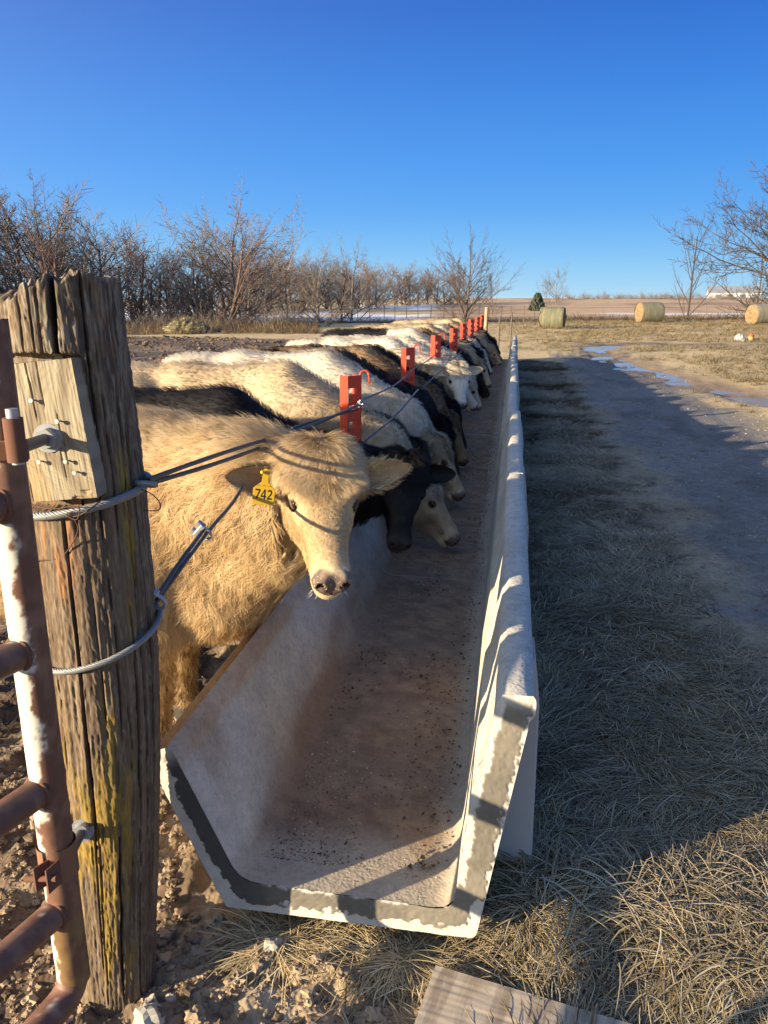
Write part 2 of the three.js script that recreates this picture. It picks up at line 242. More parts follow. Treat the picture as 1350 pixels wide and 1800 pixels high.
for (let k = 0; k < NSEC; k++) {
  const t = thing('feed_trough_section', k === 0 ? 'nearest pale concrete feed trough section with dark flaking on its cut end' : k === NSEC - 1 ? 'farthest concrete feed trough section at the end of the row' : `${ordinal[k]} concrete feed trough section from the wooden post, joined end to end`, 'feed trough', [0, 0, 0], 'concrete feed trough sections laid end to end');
  const shift = [0, 0, -0.024, -0.012, -0.03, -0.01, -0.02, 0][k], drop = [0, 0, -0.006, 0.004, -0.01, 0, 0.006, 0][k];
  part('trough_shell', sectionGeo(k), concrete, t);
  part('cut_end', capGeo(Z0 - k * SEC, k === 0), VC, t);
  part('cut_end', capGeo(Z0 - k * SEC - SEC + 0.012, false), VC, t);
  t.position.set(shift, drop, 0);
  for (const dz of [0.33, SEC - 0.36]) { // support foot under the tall wall
    const s = new THREE.Shape(); s.moveTo(-0.02, -0.03); s.lineTo(0.112, -0.03); s.lineTo(0.108, 0.5); s.lineTo(0.09, 0.64); s.lineTo(0.08, 0.64); s.closePath();
    const g = new THREE.ExtrudeGeometry(s, { depth: 0.14, bevelEnabled: true, bevelSize: 0.006, bevelThickness: 0.006, bevelSegments: 2 }); g.translate(0.003, 0.002, Z0 - k * SEC - dz - 0.14);
    part('foot', paint(plain(g), (x, y, z) => { const n = 1 + 0.12 * fbm(x * 30, y * 30, z * 30, 3); return [0.42 * n, 0.4 * n, 0.36 * n]; }), VC, t);
  }
}
{ // pellets and chaff left on the trough floor
  const R = rng(11), g = new THREE.CapsuleGeometry(0.0021, 0.005, 2, 6), N = 1000, im = new THREE.InstancedMesh(g, std(0.1, 0.066, 0.04, 0.8), N), m = new THREE.Matrix4(), q = new THREE.Quaternion(), e = new THREE.Euler();
  for (let i = 0; i < N; i++) {
    let x, z; do { z = Z0 - 0.12 - Math.pow(R(), 1.5) * 9; x = -0.63 + R() * 0.52; } while (fbm(x * 5, z * 3, 2, 3) + 0.5 * ss(-0.25, -0.14, x) < 0.12 && R() > 0.06);
    const c = R() < 0.3 ? [0.5, 0.38, 0.2] : R() < 0.5 ? [1.6, 1.4, 1.2] : [1, 1, 1], s = 0.6 + R() * 0.9;
    q.setFromEuler(e.set(Math.PI / 2 + (R() - 0.5) * 0.5, 0, R() * 6.28, 'ZYX')); q.premultiply(new THREE.Quaternion().setFromAxisAngle(V(0, 1, 0), R() * 6.28));
    im.setMatrixAt(i, m.compose(V(x, 0.091 + 0.0025 * s, z), q, V(s, s, s))); im.setColorAt(i, new THREE.Color(...c));
  }
  im.name = 'feed_pellets'; im.castShadow = im.receiveShadow = true; scene.add(im); tag(im, 'brown feed pellets scattered over the trough floor', 'feed', undefined, 'stuff');
}
// ---------------------------------------------------------------- wooden post, plank, gate, cables, red neck-rail posts
const steel = new THREE.MeshStandardMaterial({ color: new THREE.Color(0.24, 0.24, 0.23), roughness: 0.55, metalness: 0.45 });
const darkSteel = new THREE.MeshStandardMaterial({ color: new THREE.Color(0.1, 0.1, 0.1), roughness: 0.55, metalness: 0.35 });
const zinc = new THREE.MeshStandardMaterial({ color: new THREE.Color(0.36, 0.37, 0.37), roughness: 0.45, metalness: 0.5 });
const rustMat = std(0.13, 0.055, 0.03, 0.9);
const oh = (h) => (h + 0.219) / 1.137; // height along the timber from its foot, as the crack list counts it
const postAxis = (h) => [lerp(-0.938, -0.882, ss(-0.33, 0.92, h)) - 0.007 * ss(1.15, 1.65, h), -1.456];
const postR = (h) => lerp(0.095, 0.123, ss(-0.2, 0.86, h)) - 0.005 * ss(1.15, 1.6, h);
{
  const post = thing('wooden_post', 'thick weathered round wooden gate post with deep cracks and yellow lichen', 'fence post', [postAxis(0)[0], 0, -1.456]);
  const cracks = [ // angle (deg), start, end height, half width (deg), depth, drift
    [25, 1.16, 1.75, 3.4, 0.05, 0.1], [11, 0.2, 1.3, 2.2, 0.045, 1.7], [-20, 0.28, 0.8, 1.7, 0.03, 2.9], [66, -0.1, 1.1, 1.6, 0.03, 4.2], [40, 0.1, 0.62, 1.5, 0.025, 5.1], [-44, 0.1, 1.2, 1.8, 0.03, 6.6], [-8, 1.25, 1.7, 2.0, 0.022, 7.3], [4, 1.4, 1.7, 1.3, 0.02, 8.8], [50, 1.3, 1.72, 2.0, 0.025, 9.4], [88, 0.3, 1.5, 1.6, 0.02, 10.4], [130, 0, 1.6, 3, 0.04, 11], [200, 0, 1.6, 3, 0.04, 12], [270, 0, 1.5, 2.5, 0.03, 13], [-58, 0.2, 1.5, 1.2, 0.02, 19], [17, 0.1, 0.7, 0.8, 0.014, 20], [46, 0.7, 1.6, 0.9, 0.016, 21], [73, 0.5, 1.5, 0.9, 0.016, 22], [-36, 1.2, 1.7, 1.1, 0.014, 23], [14, 1.45, 1.75, 0.9, 0.014, 24], [58, 1.1, 1.72, 1.0, 0.018, 25], [80, 1.2, 1.72, 1.0, 0.016, 26], [-14, 0.5, 1.2, 0.7, 0.012, 27], [36, 1.2, 1.5, 0.8, 0.012, 28], [32, 0.75, 1.12, 0.9, 0.014, 15], [-30, 0.7, 1.05, 1.0, 0.014, 16], [55, 0.2, 0.9, 0.9, 0.016, 17]];
  const info = [];
  const topAt = (th) => 1.622 + 0.022 * Math.cos(th - 0.75) - 0.03 * ss(0.1, 1, Math.cos(th + 1.1)) + 0.014 * noise(Math.cos(th) * 6, Math.sin(th) * 6, 2) + 0.008 * noise(Math.cos(th) * 17, Math.sin(th) * 17, 5);
  const NU = 320, NV = 500;
  const g = gridGeo(NU, NV, (u, v) => {
    const th = u * Math.PI * 2, top = topAt(th), cap = v > 0.965, vv = Math.min(1, v / 0.965), hw = lerp(-0.36, top, vv), h = oh(hw), deg = (u * 360 + 180) % 360 - 180;
    let r = postR(hw), dep = 0;
    const gx = Math.cos(th), gz = Math.sin(th);
    r += 0.006 * fbm(gx * 2.2 + 3, gz * 2.2, h * 1.6, 3) + 0.0028 * fbm(gx * 13, gz * 13, h * 2.4, 3) * 0.55 + 0.0014 * noise(gx * 34, gz * 34, h * 9) + 0.0022 * fbm(gx * 26, gz * 26, h * 40, 2) + 0.0012 * noise(gx * 60, gz * 60, h * 110);
    const rough = ss(1.1, 1.55, h); r += rough * 0.003 * Math.abs(noise(gx * 28, gz * 28, h * 55));
    for (const [a, h0, h1, w, d, s] of cracks) { let dd = deg - a - 2.6 * noise(h * 3.1, s) - 1.0 * noise(h * 13, s); dd = ((dd + 540) % 360) - 180; const m = ss(h0, h0 + 0.1, h + 0.03 * noise(h * 20, s)) * ss(h1, h1 - 0.12, h), ww = w * (0.7 + 0.5 * noise(h * 7, s + 3)) * (0.35 + 0.65 * m); const k = m * ss(ww, ww * 0.25, Math.abs(dd)); dep = Math.max(dep, k * d); }
    r -= dep * 1.12;
    let y = hw; if (cap) { const c = (v - 0.965) / 0.035; r *= 1 - c * 0.999; y = lerp(top, 1.63, c) + 0.012 * noise(gx * r * 90, gz * r * 90, 1) * ss(0, 0.2, c) * ss(1, 0.7, c); }
    const ax = postAxis(hw);
    const px = ax[0] + Math.sin(th) * r, seat = ss(1.18, 1.2, y) * ss(1.52, 1.5, y) * ss(-0.77, -0.785, px); let pz = Math.cos(th) * r; pz = Math.min(pz, lerp(1, 0.08, seat));
    info.push([deg, h, dep]);
    return [px - postAxis(0)[0], y, pz];
  }, true);
  paint(g, (x, y, z, i) => {
    const [deg, h, dep] = info[i], t = (deg * Math.PI) / 180, gx = Math.cos(t), gz = Math.sin(t);
    const st = fbm(gx * 11, gz * 11, h * 2.2, 4), f = fbm(gx * 44, gz * 44, h * 16, 3) + 0.5 * noise(gx * 60, gz * 60, h * 90), b = fbm(gx * 3, gz * 3, h * 3.4, 4), q = fbm(gx * 24, gz * 24, h * 22, 3);
    let c = mixc([0.145, 0.1, 0.058], [0.072, 0.046, 0.027], ss(-0.35, 0.4, st));
    c = mixc(c, [0.21, 0.165, 0.11], 0.55 * ss(0.0, 0.5, f));
    c = mixc(c, [0.26, 0.115, 0.04], 0.75 * ss(0.05, 0.35, b) * ss(0.55, 0.9, h) * ss(1.5, 1.2, h) * ss(34, 14, deg));
    c = mixc(c, [0.24, 0.13, 0.06], 0.5 * ss(0.1, 0.4, b) * ss(1.3, 1.5, h));
    const lich = Math.max(ss(-0.05, 0.25, b + 0.5 * q + 0.25 - Math.abs(deg - 22) / 90) * ss(0.98, 0.8, h) * ss(0.12, 0.3, h), ss(0.1, 0.3, b + 0.4 * q + 0.15 - Math.abs(deg - 62) / 70) * ss(0.95, 1.1, h) * ss(1.45, 1.3, h));
    c = mixc(c, mixc([0.3, 0.185, 0.018], [0.17, 0.12, 0.03], ss(-0.2, 0.4, q)), clamp(lich * 1.15, 0, 1) * ss(-0.3, 0.25, q + 0.15));
    c = mixc(c, [0.21, 0.19, 0.14], 0.85 * ss(0.1, 0.35, q + 0.25 * b) * ss(1.25, 1.45, h));
    c = mixc(c, [0.05, 0.042, 0.03], 0.75 * ss(0.12, 0.4, -q + 0.2 * st) * ss(1.2, 1.4, h));
    c = mixc(c, [0.08, 0.05, 0.03], 0.7 * ss(0.008, 0.02, dep));
    const v = 1 + 0.28 * f; return [c[0] * v, c[1] * v, c[2] * v];
  });
  part('timber', g, VC, post);
}
{ // plank nailed to the post
  const W = 0.134, H = 0.266, T = 0.042, pl = thing('nailed_plank', 'short weathered plank nailed to the post top behind the gate hinge bolt', 'plank', [-0.863, 1.357, -1.357]);
  pl.rotation.set(-0.02, 0.03, 0.1);
  const N = 90, M = 160, infoF = [];
  const face = (s) => gridGeo(N, M, (u, v) => { const gap = s * (0.0016 * fbm(u * 9, v * 2.2, 4, 3) + 0.0008 * noise(u * 60, v * 8, 2)); let e = 0; for (const [a, h0, w] of [[0.3, 0.55, 0.012], [0.46, 0.62, 0.011], [0.62, 0.2, 0.008], [0.56, 0.1, 0.008]]) { const d = Math.abs(u - a - 0.05 * (1 - v) - 0.015 * noise(v * 6, a * 9)); e = Math.max(e, ss(w, w * 0.2, d) * ss(h0, h0 + 0.15, v) * (h0 < 0.5 ? ss(h0 + 0.5, h0 + 0.3, v) : 1)); } infoF.push(e); const chip = v < 0.06 && u > 0.62 ? -0.004 * ss(-0.1, 0.5, noise(u * 18, v * 40)) : 0; return [s * (u - 0.5) * W, (v - 0.5) * H, s * (T / 2 + gap * s * 1 + chip - 0.006 * e)]; });
  const rim = gridGeo(200, 6, (u, v) => { const k = u * 4, i = Math.floor(k) % 4, t = k - Math.floor(k), q = [[-1, -1], [1, -1], [1, 1], [-1, 1], [-1, -1]], x = lerp(q[i][0], q[i + 1][0], t) * W / 2, y = lerp(q[i][1], q[i + 1][1], t) * H / 2; const n = 0.0012 * noise(x * 90, y * 90, v * 3); return [x + n, y + n, (v - 0.5) * T]; });
  const col = (x, y, z) => { const n = fbm(x * 60 + 6 * noise(y * 7, 1), y * 5, 3, 4), f = fbm(x * 190, y * 12, 9, 3), ring = Math.sin((x - 0.6 * (y - 0.04) * (y - 0.04) * 12 + 0.01 * n) * 420); let c = mixc([0.29, 0.245, 0.165], [0.17, 0.132, 0.082], ss(-0.35, 0.5, n)); c = mixc(c, [0.16, 0.115, 0.06], 0.4 * ss(0.1, 0.9, ring) * ss(-0.3, 0.3, f)); c = mixc(c, [0.33, 0.22, 0.09], 0.5 * ss(0.0, 0.5, fbm(x * 20, y * 9, 1, 3)) * ss(0.02, -0.06, y)); const v = 1 + 0.2 * f; return [c[0] * v, c[1] * v, c[2] * v]; };
  part('board', [paint(face(1), col), paint(face(-1), col), paint(rim, col)], VC, pl);
  for (const [x, y] of [[-0.023, 0.063], [0.021, 0.02], [-0.032, -0.054], [0.022, -0.057], [0.036, -0.08]]) part('nail', [cyl([x, y, T / 2 - 0.004], [x, y, T / 2 + 0.01], 0.0018), cyl([x, y, T / 2 + 0.01], [x, y, T / 2 + 0.0125], 0.0042, 0.0042, 14)], zinc, pl);
}
function boltSet(root, at, to, r, wr) { // washer, nut and rod of a hinge bolt
  const A = V(...at), B = V(...to), d = B.clone().sub(A).normalize(), p = (s) => A.clone().addScaledVector(d, s).toArray();
  part('washer', cyl(p(0), p(0.004), wr, wr, 28), zinc, root);
  part('nut', cyl(p(0.0042), p(0.0042 + r * 1.7), r * 1.9, r * 1.8, 6), zinc, root);
  part('rod', cyl(p(0.002), B.toArray(), r, r, 16), darkSteel, root);
}
const gateO = V(-0.876, 0, -1.208), gateD = V(-0.26, 0, 0.9656);
{
  const gate = thing('pipe_gate', 'rusty pipe gate with flaking white paint hung open beside the wooden post', 'gate', [0, 0, 0]);
  const rustPaint = (bias) => (g, dir) => { const p = g.attributes.position, n = g.attributes.normal, c = new Float32Array(p.count * 3); for (let i = 0; i < p.count; i++) { const x = p.getX(i), y = p.getY(i), z = p.getZ(i), nx = n.getX(i), nz = n.getZ(i), ny = n.getY(i); const f = fbm(x * 60, y * 34, z * 60, 4), w = fbm(x * 14, y * 9, z * 14, 3), face = dir ? nx * -0.72 + nz * 0.69 : ny; let k = ss(0.0, 0.14, face * 0.9 - 0.48 + 0.55 * f + 0.3 * w + bias(y, z)); if (f + 0.3 * w > 0.52) k *= 0.2; let q = mixc([0.12, 0.052, 0.03], [0.2, 0.1, 0.06], ss(-0.3, 0.5, f)); q = mixc(q, [0.2, 0.14, 0.03], 0.4 * ss(0.15, 0.4, w + 0.3 * f) * (dir ? ss(0.75, 0.35, y) : 0)); q = mixc(q, [0.55, 0.52, 0.43], k); c[i * 3] = q[0]; c[i * 3 + 1] = q[1]; c[i * 3 + 2] = q[2]; } g.setAttribute('color', new THREE.BufferAttribute(c, 3)); return g; };
  const dense = (a, b, r, seg, rad = 48) => { const A = V(...a), B = V(...b); return new THREE.TubeGeometry(new THREE.LineCurve3(A, B), seg, r, rad); };
  const gm = new THREE.MeshStandardMaterial({ vertexColors: true, roughness: 0.62 });
  const low = 0.19;
  part('end_pipe', rustPaint((y) => lerp(-0.42, 0.34, ss(0.42, 0.78, y)) + (y > 1.22 && y < 1.4 ? -0.5 : 0))(dense([gateO.x, low, gateO.z], [gateO.x, 1.57, gateO.z], 0.0335, 360), true), gm, gate);
  const rr = rustPaint(() => -0.62);
  const far = (h) => gateO.clone().addScaledVector(gateD, 3.6).setY(h).toArray(), near = (h) => gateO.clone().setY(h).toArray();
  for (const h of [0.668, 0.38, 0.966, 1.254]) part('rail', rr(dense(near(h), far(h), 0.0295, 420, 28), false), gm, gate);
  part('rail', rr(new THREE.TubeGeometry(new THREE.CatmullRomCurve3([V(gateO.x, low + 0.01, gateO.z), gateO.clone().addScaledVector(gateD, 0.02).setY(low - 0.02), gateO.clone().addScaledVector(gateD, 0.1).setY(low - 0.035), V(...far(low - 0.035))]), 420, 0.032, 28), false), gm, gate);
  part('rail', rr(dense([gateO.x, 1.57, gateO.z], far(1.57), 0.03, 300, 24), false), gm, gate);
  for (const s of [1.2, 2.4]) part('brace', rr(dense(gateO.clone().addScaledVector(gateD, s).setY(0.16).toArray(), gateO.clone().addScaledVector(gateD, s).setY(1.57).toArray(), 0.02, 60, 16), true), gm, gate);
  part('end_pipe', rr(dense(far(0.16), far(1.57), 0.03, 60, 16), true), gm, gate);
  // weld seams where the rails meet the end pipe
  for (const h of [0.38, 0.668, 0.966, 1.254]) { const t = new THREE.TorusGeometry(0.0305, 0.0045, 8, 40); t.applyQuaternion(new THREE.Quaternion().setFromUnitVectors(V(0, 0, 1), gateD)); const p = gateO.clone().addScaledVector(gateD, 0.027); t.translate(p.x, h, p.z); part('weld', t, rustMat, gate); }
  // lower hinge collar and its bolt
  const collar = thing('gate_hinge', 'rusty hinge collar bolted round the lower gate pipe', 'gate hinge');
  const cg = new THREE.CylinderGeometry(0.038, 0.038, 0.075, 32, 1, true, 0.5, 5.6); cg.translate(gateO.x, 0.5, gateO.z);
  part('collar', cg, new THREE.MeshStandardMaterial({ color: new THREE.Color(0.2, 0.095, 0.045), roughness: 0.85, side: THREE.DoubleSide }), collar);
  for (const s of [-1, 1]) { const lug = new RoundedBoxGeometry(0.005, 0.055, 0.034, 2, 0.002); lug.rotateY(-0.35 + s * 0.12); lug.translate(gateO.x + 0.006 + s * 0.012, 0.492, gateO.z + 0.047); part('lug', lug, rustMat, collar); }
  part('pin', cyl([gateO.x - 0.04, 0.485, gateO.z + 0.053], [gateO.x + 0.03, 0.496, gateO.z + 0.053], 0.0065), rustMat, collar);
  const hb = thing('hinge_bolt', 'zinc hinge bolt with washer and nut low on the post', 'bolt');
  boltSet(hb, [-0.9, 0.462, -1.336], [gateO.x + 0.012, 0.49, gateO.z - 0.03], 0.0105, 0.026);
  const hb2 = thing('hinge_bolt', 'heavy zinc bolt with round washer through the nailed plank', 'bolt');
  boltSet(hb2, [-0.87, 1.346, -1.335], [-0.838, 1.352, -1.18], 0.011, 0.028);
  const br = thing('gate_hinge', 'rusted hinge bracket clasping the upper gate pipe by the plank', 'gate hinge');
  const b1 = new THREE.CylinderGeometry(0.0165, 0.0165, 0.075, 20); b1.translate(-0.826, 1.372, -1.172); part('eye', b1, rustMat, br);
  const b2 = new RoundedBoxGeometry(0.06, 0.036, 0.014, 2, 0.003); b2.rotateY(0.6); b2.translate(-0.85, 1.35, -1.188); part('strap', b2, std(0.24, 0.11, 0.05, 0.85), br);
  part('pin', cyl([-0.826, 1.33, -1.172], [-0.826, 1.425, -1.172], 0.01), zinc, br);
}
// wire rope rings round the post
function ring(hf, R, cx, cz) { const pts = []; for (let i = 0; i < 40; i++) { const t = (i / 40) * Math.PI * 2, h = hf(t), a = postAxis(h), r = postR(h) + 0.004 + R; pts.push(V(a[0] + Math.sin(t) * r, h, a[1] + Math.cos(t) * r)); } return new THREE.CatmullRomCurve3(pts, true); }
{
  const a = solo('wire_rope_loop', rope(ring((t) => 1.207 + 0.018 * Math.sin(t - 0.3) - 0.008 * Math.cos(t), 0.0072), 0.0085, 0.056, 7, 260), steel, 'twisted wire rope wrapped round the post just below the plank', 'wire rope');
  const b = solo('wire_rope_loop', rope(ring((t) => 0.888 + 0.028 * Math.sin(t) - 0.03 * Math.cos(t - 0.25), 0.0066), 0.0068, 0.045, 7, 260), steel, 'twisted wire rope wrapped round the middle of the post', 'wire rope');
}
{ // thin rusty tie wire
  const r = 0.0013;
  const wires = [tube([[-0.945, 1.219, -1.325], [-0.9, 1.203, -1.325], [-0.85, 1.196, -1.322], [-0.83, 1.194, -1.322], [-0.79, 1.212, -1.318], [-0.748, 1.247, -1.325]], r),
    tube([[-0.83, 1.196, -1.322], [-0.825, 1.17, -1.328], [-0.841, 1.14, -1.332], [-0.876, 1.104, -1.335], [-0.945, 1.093, -1.335]], r),
    tube([[-0.93, 1.214, -1.33], [-0.87, 1.209, -1.32], [-0.815, 1.214, -1.322], [-0.82, 1.19, -1.318], [-0.84, 1.2, -1.318], [-0.825, 1.206, -1.32]], r),
    tube([[-0.745, 1.225, -1.44], [-0.715, 1.217, -1.43], [-0.7, 1.2, -1.43], [-0.702, 1.186, -1.43], [-0.74, 1.18, -1.435]], r * 0.9)];
  ['thin rusty tie wire across the rope below the plank', 'thin rusty tie wire drooping in a curve down the post front', 'thin rusty tie wire twisted in a knot round the rope', 'thin loop of tie wire sticking out right of the post'].forEach((l, i) => solo('tie_wire', wires[i], std(0.09, 0.05, 0.03, 0.8, { metalness: 0.3 }), l, 'wire'));
}
// neck-rail cables and the red posts that carry them
const RX = -0.865, UP_H = 1.06, LOW_H = 0.775, redZ = (k) => Z0 - SEC * k;
function clampPart(root, p, d, s = 1) { // saddle clamp: U bolt, saddle, two nuts
  const q = new THREE.Quaternion().setFromUnitVectors(V(0, 0, 1), V(...d).normalize()), fix = (g) => { g.scale(s, s, s); g.applyQuaternion(q); g.translate(...p); return g; };
  const u = new THREE.TorusGeometry(0.0115, 0.0035, 8, 20, Math.PI); u.translate(0, 0.004, 0);
  part('clamp', [fix(plain(u)), fix(plain(cyl([-0.0115, 0.004, 0], [-0.0115, -0.026, 0], 0.0035))), fix(plain(cyl([0.0115, 0.004, 0], [0.0115, -0.026, 0], 0.0035))), fix(plain(new RoundedBoxGeometry(0.034, 0.012, 0.016, 2, 0.003).translate(0, -0.012, 0))), fix(plain(cyl([-0.0115, -0.018, 0], [-0.0115, -0.026, 0], 0.0075, 0.0075, 6))), fix(plain(cyl([0.0115, -0.018, 0], [0.0115, -0.026, 0], 0.0075, 0.0075, 6)))], s < 0.9 ? darkSteel : zinc, root);
}
{
  const c = thing('steel_cable', 'doubled upper steel cable running from the post eye to the first red post', 'steel cable');
  const rx = RX + 0.062;
  const A = V(-0.747, 1.232, -1.47), B = V(rx, UP_H, redZ(1) + 0.05);
  const line = (o, sag) => { const p = []; for (let i = 0; i <= 10; i++) { const t = i / 10, q = A.clone().lerp(B, t); q.y += o * Math.sin(Math.PI * Math.min(1, t * 1.6 + 0.15)) * (1 - t * 0.75) - sag * Math.sin(Math.PI * t); q.x += o * 0.4; p.push(q); } return new THREE.CatmullRomCurve3(p); };
  part('strand', rope(line(0.012, 0.01), 0.006, 0.05, 6, 300), darkSteel, c);
  part('strand', rope(line(-0.012, 0.018), 0.006, 0.05, 6, 300), darkSteel, c);
  const t = new THREE.TorusGeometry(0.019, 0.0055, 10, 24); t.rotateX(1.2); t.translate(-0.739, 1.232, -1.455); part('eye', t, steel, c);
  clampPart(c, [B.x, B.y, B.z - 0.01], [0.05, 0.1, -1]); clampPart(c, [B.x + 0.004, B.y + 0.002, B.z - 0.04], [0.05, 0.1, -1]);
  const u = thing('steel_cable', 'single upper steel cable threaded through the row of red posts', 'steel cable');
  const up = []; for (let k = 1; k <= 8; k++) { up.push([rx - 0.005, UP_H + 0.02 * noise(k * 3.3, 1), redZ(k)]); if (k < 8) up.push([rx + 0.03 * noise(k * 1.7, 2), UP_H - 0.012 + 0.02 * noise(k * 3.9, 5), redZ(k) - SEC / 2]); }
  part('strand', tube(up, 0.0055, 300, 8), darkSteel, u);
  const lo = thing('steel_cable', 'single lower steel cable stretched below the cattle necks along the trough', 'steel cable');
  const lp = []; for (let k = 1; k <= 8; k++) { lp.push([rx + 0.03, 0.86, redZ(k)]); if (k < 8) lp.push([rx + 0.1, 0.925 + 0.02 * noise(k * 2, 9), redZ(k) - SEC * 0.25], [rx + 0.11, 0.93 + 0.02 * noise(k * 2, 3), redZ(k) - SEC * 0.7]); }
  part('strand', tube(lp, 0.0055, 300, 8), darkSteel, lo);
  const d = thing('steel_cable', 'slanting steel cable with saddle clamps rising from the post past the tan calf', 'steel cable');
  const P = [[-0.772, 0.925, -1.46], [-0.772, 0.938, -1.512], [-0.765, 1.013, -1.8], [-0.775, 1.045, -2.06], [-0.785, 1.1, -2.25], [-0.8, 1.14, -2.5], [rx, UP_H - 0.02, redZ(1) + 0.05]].map((p) => V(...p));
  part('strand', rope(new THREE.CatmullRomCurve3(P, false, 'centripetal'), 0.0056, 0.05, 6, 300), darkSteel, d);
  part('strand', rope(new THREE.CatmullRomCurve3([V(-0.766, 0.955, -1.51), V(-0.768, 0.99, -1.64), V(-0.767, 1.03, -1.8)]), 0.0056, 0.05, 6, 90), darkSteel, d);
  part('strand', rope(new THREE.CatmullRomCurve3([V(-0.768, 0.938, -1.512), V(-0.77, 0.925, -1.46), V(-0.763, 0.9, -1.41)]), 0.0056, 0.05, 6, 60), darkSteel, d);
  clampPart(d, [-0.768, 0.945, -1.515], [-0.08, 0.18, -1], 1.35); clampPart(d, [-0.766, 1.02, -1.8], [-0.08, 0.18, -1], 1.2);
}
{
  const red = new THREE.MeshStandardMaterial({ vertexColors: true, roughness: 0.45 });
  const rc = (x, y, z) => { const n = fbm(x * 40, y * 30, z * 40, 3); const e = fbm(x * 120, y * 90, z * 120, 2), c = mixc([0.6, 0.043, 0.012], [0.47, 0.033, 0.011], ss(0, 0.6, n)); return n > 0.5 || (e > 0.6 && n > 0.1) ? [0.16, 0.05, 0.025] : e < -0.62 ? [0.5, 0.16, 0.1] : c; };
  const H0 = 0.3, H1 = 1.216, W = 0.066, D = 0.092;
  const slots = [1.135, 1.045, 0.955, 0.865, 0.775, 0.685, 0.595];
  const sh = new THREE.Shape(); sh.moveTo(0, H0); sh.lineTo(D, H0); sh.lineTo(D, H1); sh.lineTo(0, H1); sh.closePath();
  for (const s of slots) { const h = new THREE.Path(); h.moveTo(0.006, s - 0.017); h.lineTo(0.006, s + 0.017); h.lineTo(D - 0.012, s + 0.017); h.lineTo(D - 0.012, s - 0.017); h.closePath(); sh.holes.push(h); }
  const side = plain(new THREE.ExtrudeGeometry(sh, { depth: 0.005, bevelEnabled: true, bevelSize: 0.001, bevelThickness: 0.001, bevelSegments: 1 })); side.rotateY(Math.PI / 2); side.translate(W / 2 - 0.004, 0, D / 2);
  const front = plain(new RoundedBoxGeometry(W - 0.002, H1 - H0, 0.006, 2, 0.0015)); front.translate(-0.004, (H0 + H1) / 2, D / 2 - 0.0025);
  const backPlate = plain(new RoundedBoxGeometry(W - 0.012, H1 - H0 - 0.004, 0.006, 2, 0.0015)); backPlate.translate(-0.009, (H0 + H1) / 2, -D / 2 + 0.004);
  const hookG = plain(tube([[W / 2 - 0.006, H1 - 0.06, -D / 2 + 0.004], [W / 2 - 0.004, H1 + 0.01, -D / 2 + 0.002], [W / 2 + 0.004, H1 + 0.022, -D / 2 - 0.01], [W / 2 + 0.016, H1 + 0.02, -D / 2 - 0.026], [W / 2 + 0.022, H1, -D / 2 - 0.034], [W / 2 + 0.022, H1 - 0.05, -D / 2 - 0.036]], 0.0055, 40, 8));
  const pinShape = tube([[0, 0, 0], [0.004, 0.04, 0.001], [0, 0.08, 0]], 0.002, 10, 6);
  for (const g of [side, front, backPlate, hookG]) paint(g, rc);
  const names = ['nearest red slotted steel post behind the tan calf head', 'second red slotted steel post along the trough from the wooden post', 'third red slotted steel post along the cable row', 'fourth red slotted steel post along the cable row', 'fifth red slotted steel post along the cable row', 'sixth red slotted steel post along the cable row', 'seventh red slotted steel post along the cable row', 'farthest red slotted steel post at the trough end'];
  for (let k = 1; k <= 8; k++) {
    const p = thing('cable_post', names[k - 1], 'steel post', [RX, k === 1 ? 0 : 0.008 * noise(k, 2), redZ(k)], 'red slotted posts holding the neck cables');
    p.rotation.set(0.012 * noise(k * 4.4, 1), -0.76 + 0.06 * noise(k * 5.1, 3), 0.02 * noise(k * 2.7, 6) - 0.008);
    part('slotted_plate', side, red, p); part('face_plate', front, red, p); part('back_plate', backPlate, red, p); part('hook', hookG, red, p);
    for (const s of [1.09, 0.93]) { const m = part('keeper_pin', pinShape, darkSteel, p); m.position.set(W / 2 + 0.003, s - 0.02, D / 2 - 0.002); }
  }
  const wp = thing('end_post', 'slim wooden post standing at the far end of the trough', 'fence post', [-0.78, 0, redZ(8) - 1.1]);
  part('timber', paint(cyl([0, -0.1, 0], [0.02, 1.42, 0], 0.06, 0.05, 12, 8), (x, y, z) => { const n = 1 + 0.3 * fbm(x * 40, y * 6, z * 40, 3); return [0.36 * n, 0.26 * n, 0.15 * n]; }), VC, wp);
}
